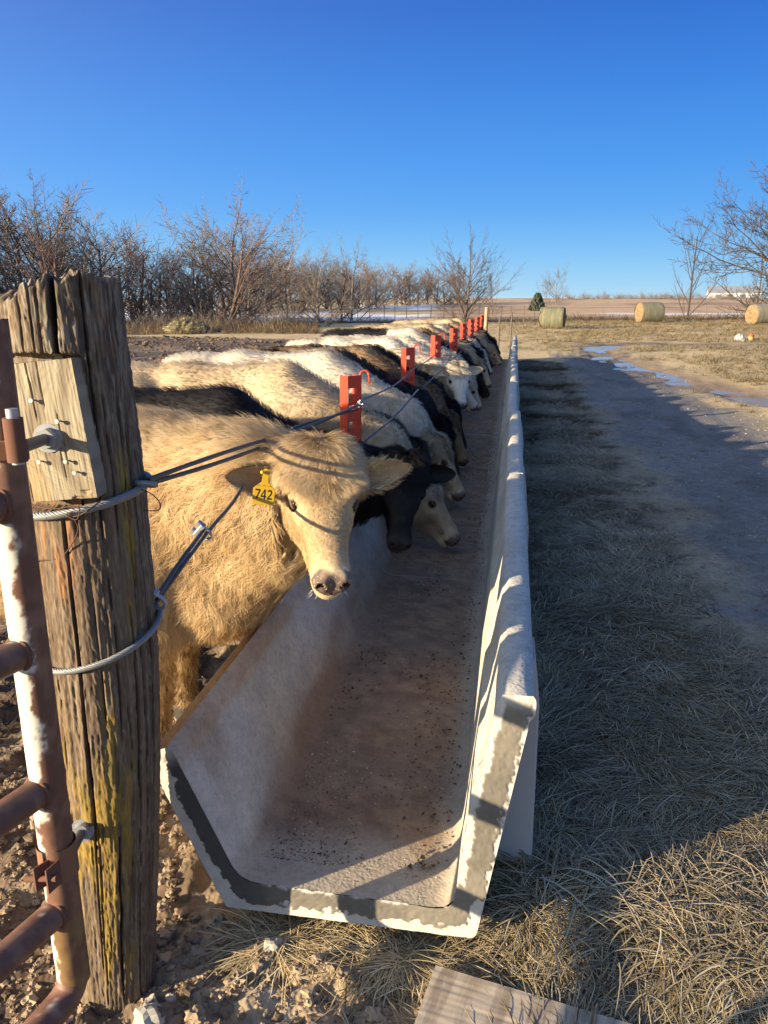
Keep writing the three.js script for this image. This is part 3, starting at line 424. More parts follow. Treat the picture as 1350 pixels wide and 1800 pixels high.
{ // board on the ground in front
  const A = V(-0.127, -0.03, -1.58), u = V(0.976, 0.03, 0.215).normalize(), v = V(-0.19, 0, 0.98).normalize(), n = V().crossVectors(v, u).normalize();
  const top = gridGeo(160, 120, (s, t) => { const p = A.clone().addScaledVector(u, s * 0.62).addScaledVector(v, t * 0.46).addScaledVector(n, 0.0015 * fbm(s * 3, t * 40, 1, 3)); return p.toArray(); });
  const rim = gridGeo(160, 2, (s, t) => { const k = s * 4, i = Math.floor(k) % 4, f = k - Math.floor(k), q = [[0, 0], [1, 0], [1, 1], [0, 1], [0, 0]]; const a = lerp(q[i][0], q[i + 1][0], f), b = lerp(q[i][1], q[i + 1][1], f); return A.clone().addScaledVector(u, a * 0.62).addScaledVector(v, b * 0.46).addScaledVector(n, -t * 0.018).toArray(); });
  const col = (x, y, z) => { const du = (x - A.x) * u.x + (z - A.z) * u.z, dv = (x - A.x) * v.x + (z - A.z) * v.z, wq = du + 0.02 * fbm(du * 5, dv * 3, 2, 3), g = fbm(wq * 46 + dv * 2.3, dv * 3.1 - du * 0.9, 3, 5), f = fbm(wq * 190 + dv * 5, dv * 17 + du * 3, 3, 3); let c = mixc([0.40, 0.33, 0.24], [0.23, 0.18, 0.13], ss(-0.3, 0.45, g)); c = mixc(c, [0.46, 0.40, 0.31], 0.5 * ss(0.1, 0.5, f)); c = mixc(c, [0.25, 0.18, 0.11], 0.6 * ss(0.15, 0.45, fbm(du * 9, dv * 9, 6, 4))); return c; };
  solo('plywood_board', mergeGeometries([paint(top, col), paint(rim, col)].map(plain)), VC, 'weathered plywood board lying on the straw in the foreground', 'board');
}
// ---------------------------------------------------------------- cattle
function makeField(prims) { // smooth union of capsules and ellipsoids, then cuts
  const add = prims.filter((p) => !p.cut), cut = prims.filter((p) => p.cut);
  const dist = (p, x, y, z) => {
    if (p.r) { // ellipsoid (own axes optional)
      let dx = x - p.c[0], dy = y - p.c[1], dz = z - p.c[2];
      if (p.m) { const m = p.m; [dx, dy, dz] = [dx * m[0][0] + dy * m[0][1] + dz * m[0][2], dx * m[1][0] + dy * m[1][1] + dz * m[1][2], dx * m[2][0] + dy * m[2][1] + dz * m[2][2]]; }
      const ax = dx / p.r[0], ay = dy / p.r[1], az = dz / p.r[2], k0 = Math.sqrt(ax * ax + ay * ay + az * az); if (k0 < 1e-6) return -Math.min(...p.r);
      const bx = ax / p.r[0], by = ay / p.r[1], bz = az / p.r[2], k1 = Math.sqrt(bx * bx + by * by + bz * bz); return (k0 * (k0 - 1)) / k1;
    }
    const { a, b } = p, vx = b[0] - a[0], vy = b[1] - a[1], vz = b[2] - a[2], wx = x - a[0], wy = y - a[1], wz = z - a[2], t = clamp((wx * vx + wy * vy + wz * vz) / (vx * vx + vy * vy + vz * vz), 0, 1);
    const ex = wx - vx * t, ey = wy - vy * t, ez = wz - vz * t; return Math.sqrt(ex * ex + ey * ey + ez * ez) - (p.ra + (p.rb - p.ra) * t);
  };
  return (x, y, z) => {
    let d = 1e9; for (const p of add) { const e = dist(p, x, y, z), k = p.k ?? 0.06, h = Math.max(k - Math.abs(d - e), 0) / k; d = Math.min(d, e) - h * h * k * 0.25; }
    for (const p of cut) { const e = -dist(p, x, y, z), k = p.k ?? 0.01, h = Math.max(k - Math.abs(d - e), 0) / k; d = Math.max(d, e) + h * h * k * 0.25; }
    return d;
  };
}
function orient(g) { // faces outwards
  const p = g.attributes.position.array, x = g.index.array; let v = 0;
  for (let i = 0; i < x.length; i += 3) { const a = x[i] * 3, b = x[i + 1] * 3, c = x[i + 2] * 3; v += p[a] * (p[b + 1] * p[c + 2] - p[b + 2] * p[c + 1]) - p[a + 1] * (p[b] * p[c + 2] - p[b + 2] * p[c]) + p[a + 2] * (p[b] * p[c + 1] - p[b + 1] * p[c]); }
  if (v < 0) for (let i = 0; i < x.length; i += 3) { const t = x[i]; x[i] = x[i + 1]; x[i + 1] = t; }
  g.computeVertexNormals(); return g;
}
function surfaceNets(f, lo, hi, c) {
  const n = [0, 1, 2].map((i) => Math.ceil((hi[i] - lo[i]) / c) + 1), [nx, ny, nz] = n, val = new Float32Array(nx * ny * nz), B = 6;
  for (let bz = 0; bz < nz; bz += B) for (let by = 0; by < ny; by += B) for (let bx = 0; bx < nx; bx += B) {
    const d = f(lo[0] + (bx + B / 2) * c, lo[1] + (by + B / 2) * c, lo[2] + (bz + B / 2) * c), skip = Math.abs(d) > c * B * 1.15 + 0.05;
    for (let z = bz; z < Math.min(nz, bz + B); z++) for (let y = by; y < Math.min(ny, by + B); y++) for (let x = bx; x < Math.min(nx, bx + B); x++) val[(z * ny + y) * nx + x] = skip ? d : f(lo[0] + x * c, lo[1] + y * c, lo[2] + z * c);
  }
  const id = new Int32Array(nx * ny * nz).fill(-1), pos = [], idx = [], at = (x, y, z) => (z * ny + y) * nx + x;
  const E = [[0, 1], [0, 2], [0, 4], [1, 3], [1, 5], [2, 3], [2, 6], [3, 7], [4, 5], [4, 6], [5, 7], [6, 7]];
  for (let z = 0; z < nz - 1; z++) for (let y = 0; y < ny - 1; y++) for (let x = 0; x < nx - 1; x++) {
    const v = []; let s = 0; for (let k = 0; k < 8; k++) { const q = val[at(x + (k & 1), y + ((k >> 1) & 1), z + (k >> 2))]; v.push(q); if (q < 0) s++; }
    if (s === 0 || s === 8) continue;
    let px = 0, py = 0, pz = 0, m = 0; for (const [a, b] of E) if (v[a] < 0 !== v[b] < 0) { const t = v[a] / (v[a] - v[b]); px += (a & 1) + t * ((b & 1) - (a & 1)); py += ((a >> 1) & 1) + t * (((b >> 1) & 1) - ((a >> 1) & 1)); pz += (a >> 2) + t * ((b >> 2) - (a >> 2)); m++; }
    id[at(x, y, z)] = pos.length / 3; pos.push(lo[0] + (x + px / m) * c, lo[1] + (y + py / m) * c, lo[2] + (z + pz / m) * c);
  }
  const quad = (a, b, c2, d, flip) => { if (a < 0 || b < 0 || c2 < 0 || d < 0) return; flip ? idx.push(a, c2, b, b, c2, d) : idx.push(a, b, c2, b, d, c2); };
  for (let z = 1; z < nz - 1; z++) for (let y = 1; y < ny - 1; y++) for (let x = 1; x < nx - 1; x++) {
    const a = val[at(x, y, z)] < 0;
    if (a !== val[at(x + 1, y, z)] < 0) quad(id[at(x, y - 1, z - 1)], id[at(x, y, z - 1)], id[at(x, y - 1, z)], id[at(x, y, z)], !a);
    if (a !== val[at(x, y + 1, z)] < 0) quad(id[at(x - 1, y, z - 1)], id[at(x, y, z - 1)], id[at(x - 1, y, z)], id[at(x, y, z)], a);
    if (a !== val[at(x, y, z + 1)] < 0) quad(id[at(x - 1, y - 1, z)], id[at(x, y - 1, z)], id[at(x - 1, y, z)], id[at(x, y, z)], !a);
  }
  const g = new THREE.BufferGeometry(); g.setAttribute('position', new THREE.BufferAttribute(new Float32Array(pos), 3)); g.setIndex(idx); return orient(g);
}
function lockGeo(seed, ribbons, width, wave, spread) { // a lock of hair of unit length along +y, bending over in +z
  const R = rng(seed), out = [];
  for (let r = 0; r < ribbons; r++) {
    const a = R() * 6.28, q = Math.sqrt(R()) * spread, rx = Math.cos(a) * q, rz = Math.sin(a) * q * 0.6, ph = R() * 6.28, A = wave * (0.6 + 0.8 * R()), L = 0.72 + 0.4 * R(), tw = (R() - 0.5) * 1.4, S = 5;
    const pos = [], nor = [], idx = [];
    for (let i = 0; i <= S; i++) {
      const t = i / S, w = width * (0.75 + 0.5 * R() * 0) * Math.pow(1 - t * 0.93, 0.7) * 0.5, x = rx * (1 - 0.75 * t) + A * (Math.sin(t * 4.4 + ph * 0.25) - Math.sin(ph * 0.25)) * t, y = L * t, z = rz * (1 - 0.6 * t) + 0.2 * Math.sin(t * 2.6) + A * 0.4 * Math.cos(t * 4 + ph) * t, cw = Math.cos(tw), sw = Math.sin(tw);
      pos.push(x - w * cw, y, z - w * sw, x + w * cw, y, z + w * sw); nor.push(-0.55 * cw - sw * 0.5, 0.15, 0.8 * cw, 0.55 * cw - sw * 0.5, 0.15, 0.8 * cw);
      if (i < S) { const k = i * 2; idx.push(k, k + 1, k + 2, k + 1, k + 3, k + 2); }
    }
    const g = new THREE.BufferGeometry(); g.setAttribute('position', new THREE.BufferAttribute(new Float32Array(pos), 3)); g.setAttribute('normal', new THREE.BufferAttribute(new Float32Array(nor), 3)); g.setIndex(idx); out.push(g);
  }
  return mergeGeometries(out);
}
const furMat = new THREE.MeshPhysicalMaterial({ color: 0xffffff, roughness: 0.6, specularIntensity: 0.35 });
const LOCKS = [lockGeo(3, 12, 0.03, 0.16, 0.1), lockGeo(5, 13, 0.03, 0.3, 0.085), lockGeo(8, 11, 0.028, 0.12, 0.09)], LOCKFAR = lockGeo(13, 7, 0.075, 0.08, 0.22);
const hideMat = new THREE.MeshPhysicalMaterial({ vertexColors: true, roughness: 0.62, specularIntensity: 0.4 });
const eyeMat = new THREE.MeshPhysicalMaterial({ color: new THREE.Color(0.012, 0.008, 0.006), roughness: 0.2, specularIntensity: 0.6 });
const COATS = {
  tan: { pale: [0.75, 0.59, 0.355], mid: [0.56, 0.385, 0.19], deep: [0.3, 0.175, 0.075], nose: [0.12, 0.088, 0.076] },
  cream: { pale: [0.6, 0.5, 0.35], mid: [0.49, 0.37, 0.225], deep: [0.33, 0.22, 0.11], nose: [0.16, 0.115, 0.1] },
  white: { pale: [0.68, 0.62, 0.51], mid: [0.6, 0.52, 0.4], deep: [0.46, 0.36, 0.24], nose: [0.15, 0.115, 0.1] },
  dun: { pale: [0.32, 0.22, 0.12], mid: [0.23, 0.145, 0.075], deep: [0.13, 0.08, 0.04], nose: [0.08, 0.06, 0.055] },
  brown: { pale: [0.11, 0.08, 0.055], mid: [0.06, 0.043, 0.032], deep: [0.032, 0.024, 0.019], nose: [0.035, 0.03, 0.026] },
  black: { pale: [0.03, 0.024, 0.02], mid: [0.012, 0.01, 0.0095], deep: [0.007, 0.0065, 0.0065], nose: [0.03, 0.026, 0.026] },
};
const norm3 = (v) => { const l = Math.hypot(...v); return v.map((c) => c / l); }, cross3 = (a, b) => [a[1] * b[2] - a[2] * b[1], a[2] * b[0] - a[0] * b[2], a[0] * b[1] - a[1] * b[0]], dot3 = (a, b) => a[0] * b[0] + a[1] * b[1] + a[2] * b[2];
function earShape(base, ax, nd, L, W) { // cupped leaf with thickness; nd = the way the cup opens
  const w = norm3(cross3(ax, nd)), n = norm3(cross3(w, ax));
  return orient(gridGeo(28, 22, (u, v) => {
    const inner = u < 0.5, q = inner ? u * 4 - 1 : 3 - u * 4, t = v, wid = W * 0.5 * Math.pow(Math.sin(Math.PI * Math.min(0.999, 0.1 + 0.9 * Math.pow(t, 0.95))), 0.55) * (0.95 - 0.12 * t) + 0.002, cup = 0.75 * (1 - 0.55 * t), th = inner ? 0 : -0.011 * (1 - q * q) * (1 - 0.5 * t);
    const lift = wid * cup * q * q - wid * cup * 0.9 + th, droop = -0.02 * t * t;
    return [0, 1, 2].map((i) => base[i] + ax[i] * L * t + w[i] * wid * q + n[i] * (lift + droop * 0.3));
  }, true));
}
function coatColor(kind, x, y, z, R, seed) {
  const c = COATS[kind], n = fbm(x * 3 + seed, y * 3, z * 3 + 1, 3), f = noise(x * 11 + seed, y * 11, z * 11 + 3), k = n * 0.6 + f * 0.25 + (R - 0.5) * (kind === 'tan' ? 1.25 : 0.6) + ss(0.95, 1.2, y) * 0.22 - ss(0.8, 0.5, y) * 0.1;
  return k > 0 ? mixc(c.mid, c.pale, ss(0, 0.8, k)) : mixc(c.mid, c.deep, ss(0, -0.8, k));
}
function makeCow(o) {
  // o: pos (shoulder foot in the world), kind, P (poll) and D (poll to muzzle) in the world, up, scale, cell sizes, fur counts, label ...
  const t = thing('cow', o.label, 'cow', [o.pos[0], -0.05, o.pos[1]], o.group), R = rng(o.seed), S = o.s ?? 1, yaw = o.yaw ?? 0; t.rotation.y = yaw;
  const toL = (p) => { const dx = p[0] - o.pos[0], dz = p[2] - o.pos[1], c = Math.cos(-yaw), s = Math.sin(-yaw); return [dx * c + dz * s, p[1] + 0.05, -dx * s + dz * c]; };
  const toLd = (d) => { const c = Math.cos(-yaw), s = Math.sin(-yaw); return norm3([d[0] * c + d[2] * s, d[1], -d[0] * s + d[2] * c]); };
  const P = toL(o.P), F = toLd(o.D), uh = toLd(o.up ?? [0.9, 0.3, 0]), U = norm3(uh.map((v, i) => v - F[i] * dot3(F, uh))), SD = cross3(F, U), H = (f, u, s) => [0, 1, 2].map((i) => P[i] + (F[i] * f + U[i] * u + SD[i] * s) * HS), HS = o.hs ?? 1;
  const m = [F, U, SD], E = (f, u, s, r, k = 0.04, cut) => ({ c: H(f, u, s), r: r.map((v) => v * HS), m, k, cut });
  const Cp = (a, b, ra, rb, k = 0.04) => ({ a: H(...a), b: H(...b), ra: ra * HS, rb: rb * HS, k });
  const b = (x, y, z) => [x * S, y * S, z * S];
  const legs = [];
  const st = () => (R() - 0.5) * 0.1;
  for (const s of [-1, 1]) {
    const j = o.legs ?? st(), fx = -0.24 + s * j * 0.4;
    legs.push({ a: b(-0.28, 0.72, s * 0.15), b: b(-0.24, 0.5, s * 0.155), ra: 0.14 * S, rb: 0.112 * S, k: 0.1 }, { a: b(-0.24, 0.5, s * 0.155), b: b(fx, 0.36, s * 0.15), ra: 0.106 * S, rb: 0.074 * S }, { a: b(fx, 0.36, s * 0.15), b: b(fx - 0.01, 0.12, s * 0.145), ra: 0.07 * S, rb: 0.05 * S, k: 0.03 }, { a: b(fx - 0.01, 0.12, s * 0.145), b: b(fx + 0.015, 0.03, s * 0.145), ra: 0.046 * S, rb: 0.056 * S, k: 0.02 });
    const hx = -1.34 + s * st();
    legs.push({ a: b(-1.28, 0.82, s * 0.14), b: b(-1.14, 0.58, s * 0.17), ra: 0.18 * S, rb: 0.11 * S, k: 0.1 }, { a: b(-1.14, 0.58, s * 0.17), b: b(hx - 0.06, 0.43, s * 0.15), ra: 0.105 * S, rb: 0.058 * S }, { a: b(hx - 0.06, 0.43, s * 0.15), b: b(hx, 0.12, s * 0.145), ra: 0.052 * S, rb: 0.042 * S, k: 0.03 }, { a: b(hx, 0.12, s * 0.145), b: b(hx + 0.02, 0.03, s * 0.145), ra: 0.047 * S, rb: 0.057 * S, k: 0.02 });
  }
  const nb = o.neckBase ?? [-0.14, 0.83, 0], nm = o.neckMid ?? [lerp(nb[0], P[0] / S, 0.55), lerp(nb[1], P[1] / S, 0.5) + (o.arch ?? -0.01), lerp(nb[2], P[2] / S, 0.5)], pe = H(0.04, -0.1, 0);
  const body = makeField([
    { c: b(-0.8, 0.8, 0), r: [0.52 * S, 0.29 * S, 0.27 * S], k: 0.1 }, { c: b(-1.28, 0.9, 0), r: [0.3 * S, 0.25 * S, 0.25 * S], k: 0.12 }, { c: b(-0.32, 0.84, 0), r: [0.27 * S, 0.31 * S, 0.235 * S], k: 0.12 },
    { a: b(-1.46, 1.07, 0), b: b(-0.95, 1.075, 0), ra: 0.085 * S, rb: 0.1 * S, k: 0.14 }, { a: b(-0.95, 1.075, 0), b: b(-0.34, 1.125, 0), ra: 0.1 * S, rb: 0.085 * S, k: 0.14 }, { c: b(-1.2, 1.03, 0.18), r: [0.1 * S, 0.07 * S, 0.07 * S], k: 0.1 }, { c: b(-1.2, 1.03, -0.18), r: [0.1 * S, 0.07 * S, 0.07 * S], k: 0.1 },
    { c: b(-0.06, 0.67, 0), r: [0.17 * S, 0.19 * S, 0.16 * S], k: 0.12 }, ...legs,
    { a: b(...nb), b: b(...nm), ra: 0.21 * S, rb: 0.155 * S, k: 0.12 }, { a: b(nm[0], nm[1], nm[2]), b: pe, ra: 0.155 * S, rb: 0.1 * HS, k: 0.1 }, { a: b(nb[0] - 0.06, nb[1] + 0.15, 0), b: b(nm[0], nm[1] + 0.06, nm[2]), ra: 0.11 * S, rb: 0.1 * S, k: 0.12 }, { a: b(-0.02, 0.6, 0), b: H(0.12, -0.22, 0), ra: 0.12 * S, rb: 0.06 * S, k: 0.14 },
    { a: b(-1.53, 1.06, 0), b: b(-1.6, 0.75, 0.02), ra: 0.035 * S, rb: 0.022 * S, k: 0.06 }, { a: b(-1.6, 0.75, 0.02), b: b(-1.6, 0.42, 0.03), ra: 0.022 * S, rb: 0.045 * S, k: 0.03 },
    E(0.09, -0.09, 0, [0.13, 0.1, 0.1]), Cp([0.12, -0.09, 0], [0.36, -0.07, 0], 0.075, 0.055),
  ]);
  const head = makeField([
    { a: b(nm[0], nm[1], nm[2]), b: pe, ra: 0.14 * S, rb: 0.1 * HS, k: 0.1 },
    E(0.06, -0.075, 0, [0.1, 0.092, 0.11]), E(0.0, -0.03, 0, [0.045, 0.04, 0.065], 0.05), E(0.15, -0.055, 0, [0.12, 0.066, 0.1], 0.05), Cp([0.16, -0.06, 0.024], [0.36, -0.052, 0.008], 0.058, 0.042), Cp([0.16, -0.06, -0.024], [0.36, -0.052, -0.008], 0.058, 0.042),
    E(0.12, -0.014, 0.074, [0.045, 0.022, 0.028], 0.03), E(0.12, -0.014, -0.074, [0.045, 0.022, 0.028], 0.03), E(0.135, -0.125, 0.045, [0.095, 0.075, 0.048], 0.05), E(0.135, -0.125, -0.045, [0.095, 0.075, 0.048], 0.05),
    E(0.4, -0.062, 0, [0.05, 0.056, 0.06], 0.03), E(0.427, -0.045, 0.034, [0.032, 0.036, 0.027], 0.02), E(0.427, -0.045, -0.034, [0.032, 0.036, 0.027], 0.02), E(0.434, -0.074, 0, [0.028, 0.026, 0.036], 0.015),
    Cp([0.12, -0.16, 0], [0.385, -0.122, 0], 0.055, 0.03, 0.05), E(0.41, -0.121, 0, [0.046, 0.024, 0.043], 0.02),
    E(0.158, -0.032, 0.122, [0.03, 0.021, 0.026], 0.012, true), E(0.158, -0.032, -0.122, [0.03, 0.021, 0.026], 0.012, true),
    E(0.452, -0.033, 0.037, [0.045, 0.0125, 0.013], 0.006, true), E(0.452, -0.033, -0.037, [0.045, 0.0125, 0.013], 0.006, true), E(0.452, -0.048, 0.046, [0.04, 0.009, 0.007], 0.006, true), E(0.452, -0.048, -0.046, [0.04, 0.009, 0.007], 0.006, true),
    E(0.43, -0.1, 0, [0.05, 0.0045, 0.075], 0.012, true), E(0.468, -0.076, 0, [0.012, 0.022, 0.003], 0.006, true),
  ]);
  const bb = (pts, pad) => [[0, 1, 2].map((i) => Math.min(...pts.map((p) => p[i])) - pad), [0, 1, 2].map((i) => Math.max(...pts.map((p) => p[i])) + pad)];
  const muzzle = H(0.44, -0.06, 0), [blo, bhi] = bb([b(-1.68, 0, -0.3), b(0.1, 1.25, 0.3), P, muzzle, b(...nm)], 0.14 * S); blo[1] = -0.04; const [hlo, hhi] = bb([P, muzzle, H(0.1, -0.2, 0), H(0.1, 0, 0.13), H(0.1, 0, -0.13), H(-0.06, -0.03, 0)], 0.05);
  const rnd = rng(o.seed + 7), kind = o.kind, face = o.face ?? kind, local = (x, y, z) => { const d = [x - P[0], y - P[1], z - P[2]]; return [dot3(d, F) / HS, dot3(d, U) / HS, dot3(d, SD) / HS]; };
  const patch = o.patch ?? (() => null);
  const skin = (isHead) => (x, y, z) => {
    const [f, u, s] = local(x, y, z);
    if (isHead && f > 0.1) { const nz = ss(0.392, 0.412, f + 0.012 * noise(x * 60, y * 60, z * 60)) * ss(-0.104, -0.094, u) * ss(0.0, -0.014, u); const ed = Math.hypot(f - 0.16, (u + 0.032) * 1.2, (Math.abs(s) - 0.096) * 0.8), c = COATS[face], base = mixc(c.mid, c.pale, 0.4 + 0.5 * noise(x * 30, y * 30, z * 30)), rim = ss(0.036, 0.028, ed); const inn = ss(1.25, 0.95, Math.min(Math.hypot((f - 0.452) / 0.047, (u + 0.033) / 0.0135, (Math.abs(s) - 0.037) / 0.014), Math.hypot((f - 0.452) / 0.042, (u + 0.048) / 0.01, (Math.abs(s) - 0.046) / 0.008))); const lip = ss(0.38, 0.42, f) * ss(-0.098, -0.106, u) * 0.6; const v = 1 + 0.18 * noise(x * 150, y * 150, z * 150); return mixc(mixc(mixc(base, [0.02, 0.014, 0.01], rim * (o.cell < 0.015 ? 0.92 : 0.6)), c.nose, nz), [0.36, 0.24, 0.17], lip * (face === 'black' ? 0.2 : 1)).map((q, i) => lerp(q * v, [0.05, 0.03, 0.025][i], inn)); }
    const kk = f > 0.02 ? face : patch(x / S, y / S, z / S) ?? kind, q = coatColor(kk, x, y, z, 0.3, o.seed), mudL = ss(0.42, 0.15, y + 0.1 * noise(x * 9, y * 9, z * 9)); const c = mixc(q, [0.14, 0.09, 0.055], mudL * 0.55); return y < 0.075 * S ? [0.05, 0.04, 0.032] : c.map((v) => v * (o.under ?? 0.8));  // hide darkened beneath the hair: shade of the gaps put into the colour
  };
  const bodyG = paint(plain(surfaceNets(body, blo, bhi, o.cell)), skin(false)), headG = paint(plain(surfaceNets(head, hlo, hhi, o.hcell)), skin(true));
  const earD = o.ears ?? [[-0.16, 0.02, 1], [-0.16, 0.02, -1]], L = 0.165, geos = [bodyG, headG], ears = [];
  earD.forEach((e, i) => { const s = Math.sign(e[2]), ax = norm3([0, 1, 2].map((k) => F[k] * e[0] + U[k] * e[1] + SD[k] * e[2])), nd = norm3([0, 1, 2].map((k) => U[k] * (e[3] ?? 0.8) + F[k] * (e[4] ?? 0.5))), base = H(o.earF ?? 0.04, -0.05, s * 0.09); const g = earShape(base, ax, nd, L * HS * (o.earL ?? 1.12), 0.105 * HS); ears.push({ base, ax, nd, g }); const ec = COATS[face === 'white' && kind !== 'white' ? face : kind]; geos.push(paint(plain(g), (x, y, z) => mixc(ec.mid, ec.deep, 0.75 + 0.25 * noise(x * 40, y * 40, z * 40)))); });
  part('body', mergeGeometries(geos), hideMat, t);
  for (const s of [-1, 1]) { const e = part('eye', new THREE.SphereGeometry(0.0225 * HS, 20, 14), eyeMat, t); e.position.set(...H(0.16, -0.031, s * 0.0905)); if (o.cell < 0.02) for (const [df, du, r0] of [[-0.006, 0.014, 0.0075], [0.006, -0.016, 0.006]]) { const a = [], c = COATS[face]; for (let i = 0; i <= 8; i++) { const q = (i / 8 - 0.5) * 2.3; a.push(H(0.158 + Math.sin(q) * 0.023 + df * 0.2, -0.033 + du * Math.cos(q) * 0.95, s * (0.092 + 0.0175 * Math.cos(q * 0.9)))); } part('eyelid', tube(a, r0 * 0.8 * HS, 16, 8), std(c.deep[0] * 0.3, c.deep[1] * 0.3, c.deep[2] * 0.3, 0.7), t); } }
  // hair
  const parts = o.locks ?? [LOCKFAR], lists = parts.map(() => []);
  const put = (p, n, dir, lift, len, wid, col) => { const d = V(...dir), N = V(...n); d.addScaledVector(N, -d.dot(N)).normalize(); const Y = d.clone().multiplyScalar(Math.cos(lift)).addScaledVector(N, Math.sin(lift)).normalize(), X = V().crossVectors(Y, N).normalize(), Z = V().crossVectors(X, Y); const k = lists.length > 1 ? Math.floor(rnd() * lists.length) : 0; lists[k].push([X.multiplyScalar(wid * (rnd() < 0.5 ? -1 : 1)), Y.multiplyScalar(len), Z.multiplyScalar(len), p, col]); };
  const scatter = (g, N, fn) => { const p = g.attributes.position, nr = g.attributes.normal, T = p.count / 3, cum = new Float64Array(T); let A = 0; const a = V(0, 0, 0), b2 = V(0, 0, 0), c = V(0, 0, 0); for (let i = 0; i < T; i++) { a.fromBufferAttribute(p, i * 3); b2.fromBufferAttribute(p, i * 3 + 1).sub(a); c.fromBufferAttribute(p, i * 3 + 2).sub(a); A += b2.cross(c).length() / 2; cum[i] = A; } for (let k = 0; k < N; k++) { const r = rnd() * A; let lo = 0, hi = T - 1; while (lo < hi) { const md = (lo + hi) >> 1; cum[md] < r ? (lo = md + 1) : (hi = md); } let u = rnd(), v = rnd(); if (u + v > 1) { u = 1 - u; v = 1 - v; } const w = 1 - u - v, i = lo * 3, mix = (q, f) => q['get' + f](i) * w + q['get' + f](i + 1) * u + q['get' + f](i + 2) * v; fn([mix(p, 'X'), mix(p, 'Y'), mix(p, 'Z')], norm3([mix(nr, 'X'), mix(nr, 'Y'), mix(nr, 'Z')])); } };
  const fl = o.furLen ?? 1, wl = o.furWid ?? 1, dl = o.cell < 0.02;
  scatter(bodyG, o.furN, (p, n) => {
    const [f, u, s] = local(...p); if (f > 0.03 && Math.abs(s) < 0.13 && u > -0.26) return; if (p[1] < 0.09) return; if (dl && n[2] < -0.55 && p[1] < 1.0) return;
    const y = p[1] / S, x = p[0] / S, curl = noise(p[0] * 7 + o.seed, p[1] * 7, p[2] * 7), curl2 = noise(p[0] * 24, p[1] * 24 + o.seed, p[2] * 24), leg = ss(0.56, 0.45, y), top = ss(0.98, 1.12, y);
    const dir = [-0.75 - 0.5 * top + curl * 0.5 * (1 - leg), -0.95 * (1 - top * 0.6) - 0.6 * leg + curl2 * 0.35 * (1 - leg), (curl2 * 0.4 + curl * 0.5) * (0.4 + top) + (leg ? 0 : 0)];
    const neck = ss(-0.2, 0.05, x) * (1 - leg); if (neck) dir[1] -= 0.5 * neck;
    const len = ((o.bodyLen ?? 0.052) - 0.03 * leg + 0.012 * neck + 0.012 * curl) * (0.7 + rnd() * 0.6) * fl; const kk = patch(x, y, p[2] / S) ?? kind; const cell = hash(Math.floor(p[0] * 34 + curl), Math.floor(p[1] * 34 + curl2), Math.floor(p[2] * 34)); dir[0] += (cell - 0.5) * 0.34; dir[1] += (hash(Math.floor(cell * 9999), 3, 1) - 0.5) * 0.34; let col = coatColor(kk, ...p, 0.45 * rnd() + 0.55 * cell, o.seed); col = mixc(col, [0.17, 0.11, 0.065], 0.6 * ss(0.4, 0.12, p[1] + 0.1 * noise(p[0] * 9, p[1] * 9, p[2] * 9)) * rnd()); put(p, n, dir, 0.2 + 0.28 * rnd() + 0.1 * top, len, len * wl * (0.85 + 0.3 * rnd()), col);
  });
  scatter(headG, o.headN, (p, n) => {
    const [f, u, s] = local(...p); if (f < -0.09 || u < -0.26) return; if (f > 0.392 && u > -0.095 && rnd() < 0.97) return; const ed = Math.hypot((f - 0.16) * 0.9, u + 0.032, Math.abs(s) - 0.1); if (ed < 0.0285) return; if (f > 0.37 && rnd() < 0.35) return;
    const fore = ss(0.2, 0.08, f) * ss(-0.1, -0.03, u), topk = ss(0.06, -0.02, f), cheek = ss(-0.05, -0.12, u), muz = ss(0.3, 0.42, f);
    const curl = noise(p[0] * 22 + 5, p[1] * 22, p[2] * 22), sg = Math.sign(s) || 1;
    let df = 0.8 - 1.5 * ss(-0.045, -0.075, f) + 0.4 * curl * fore, ds = sg * (0.25 + 0.75 * fore * ss(0, 0.05, Math.abs(s))) + 0.5 * curl * fore, du = -0.4 * cheek - 0.3; if (cheek > 0.5) df = 0.15;
    const dir = [0, 1, 2].map((i) => F[i] * df + SD[i] * ds + U[i] * du), len = (0.009 + 0.031 * fore + 0.014 * topk + 0.018 * cheek * (1 - muz) + 0.005 * ss(0.22, 0.12, f)) * (1 - 0.5 * muz) * (1 - 0.55 * ss(0.075, 0.04, ed)) * (0.7 + 0.6 * rnd()) * (o.headLen ?? 1) * HS;
    let col = coatColor(face, ...p, rnd() + 0.15 - 0.5 * fore * ss(0.03, 0.0, Math.abs(s)), o.seed + 3); if (face !== 'black' && face !== 'brown') col = mixc(col, COATS[face].pale, 0.55 * muz + 0.3 * ss(0.05, 0.02, ed - 0.025)); put(p, n, dir, 0.18 + 0.25 * rnd() + 0.15 * fore, len, Math.max(len, 0.017 * HS) * wl * (0.8 + 0.4 * rnd()), col);
  });
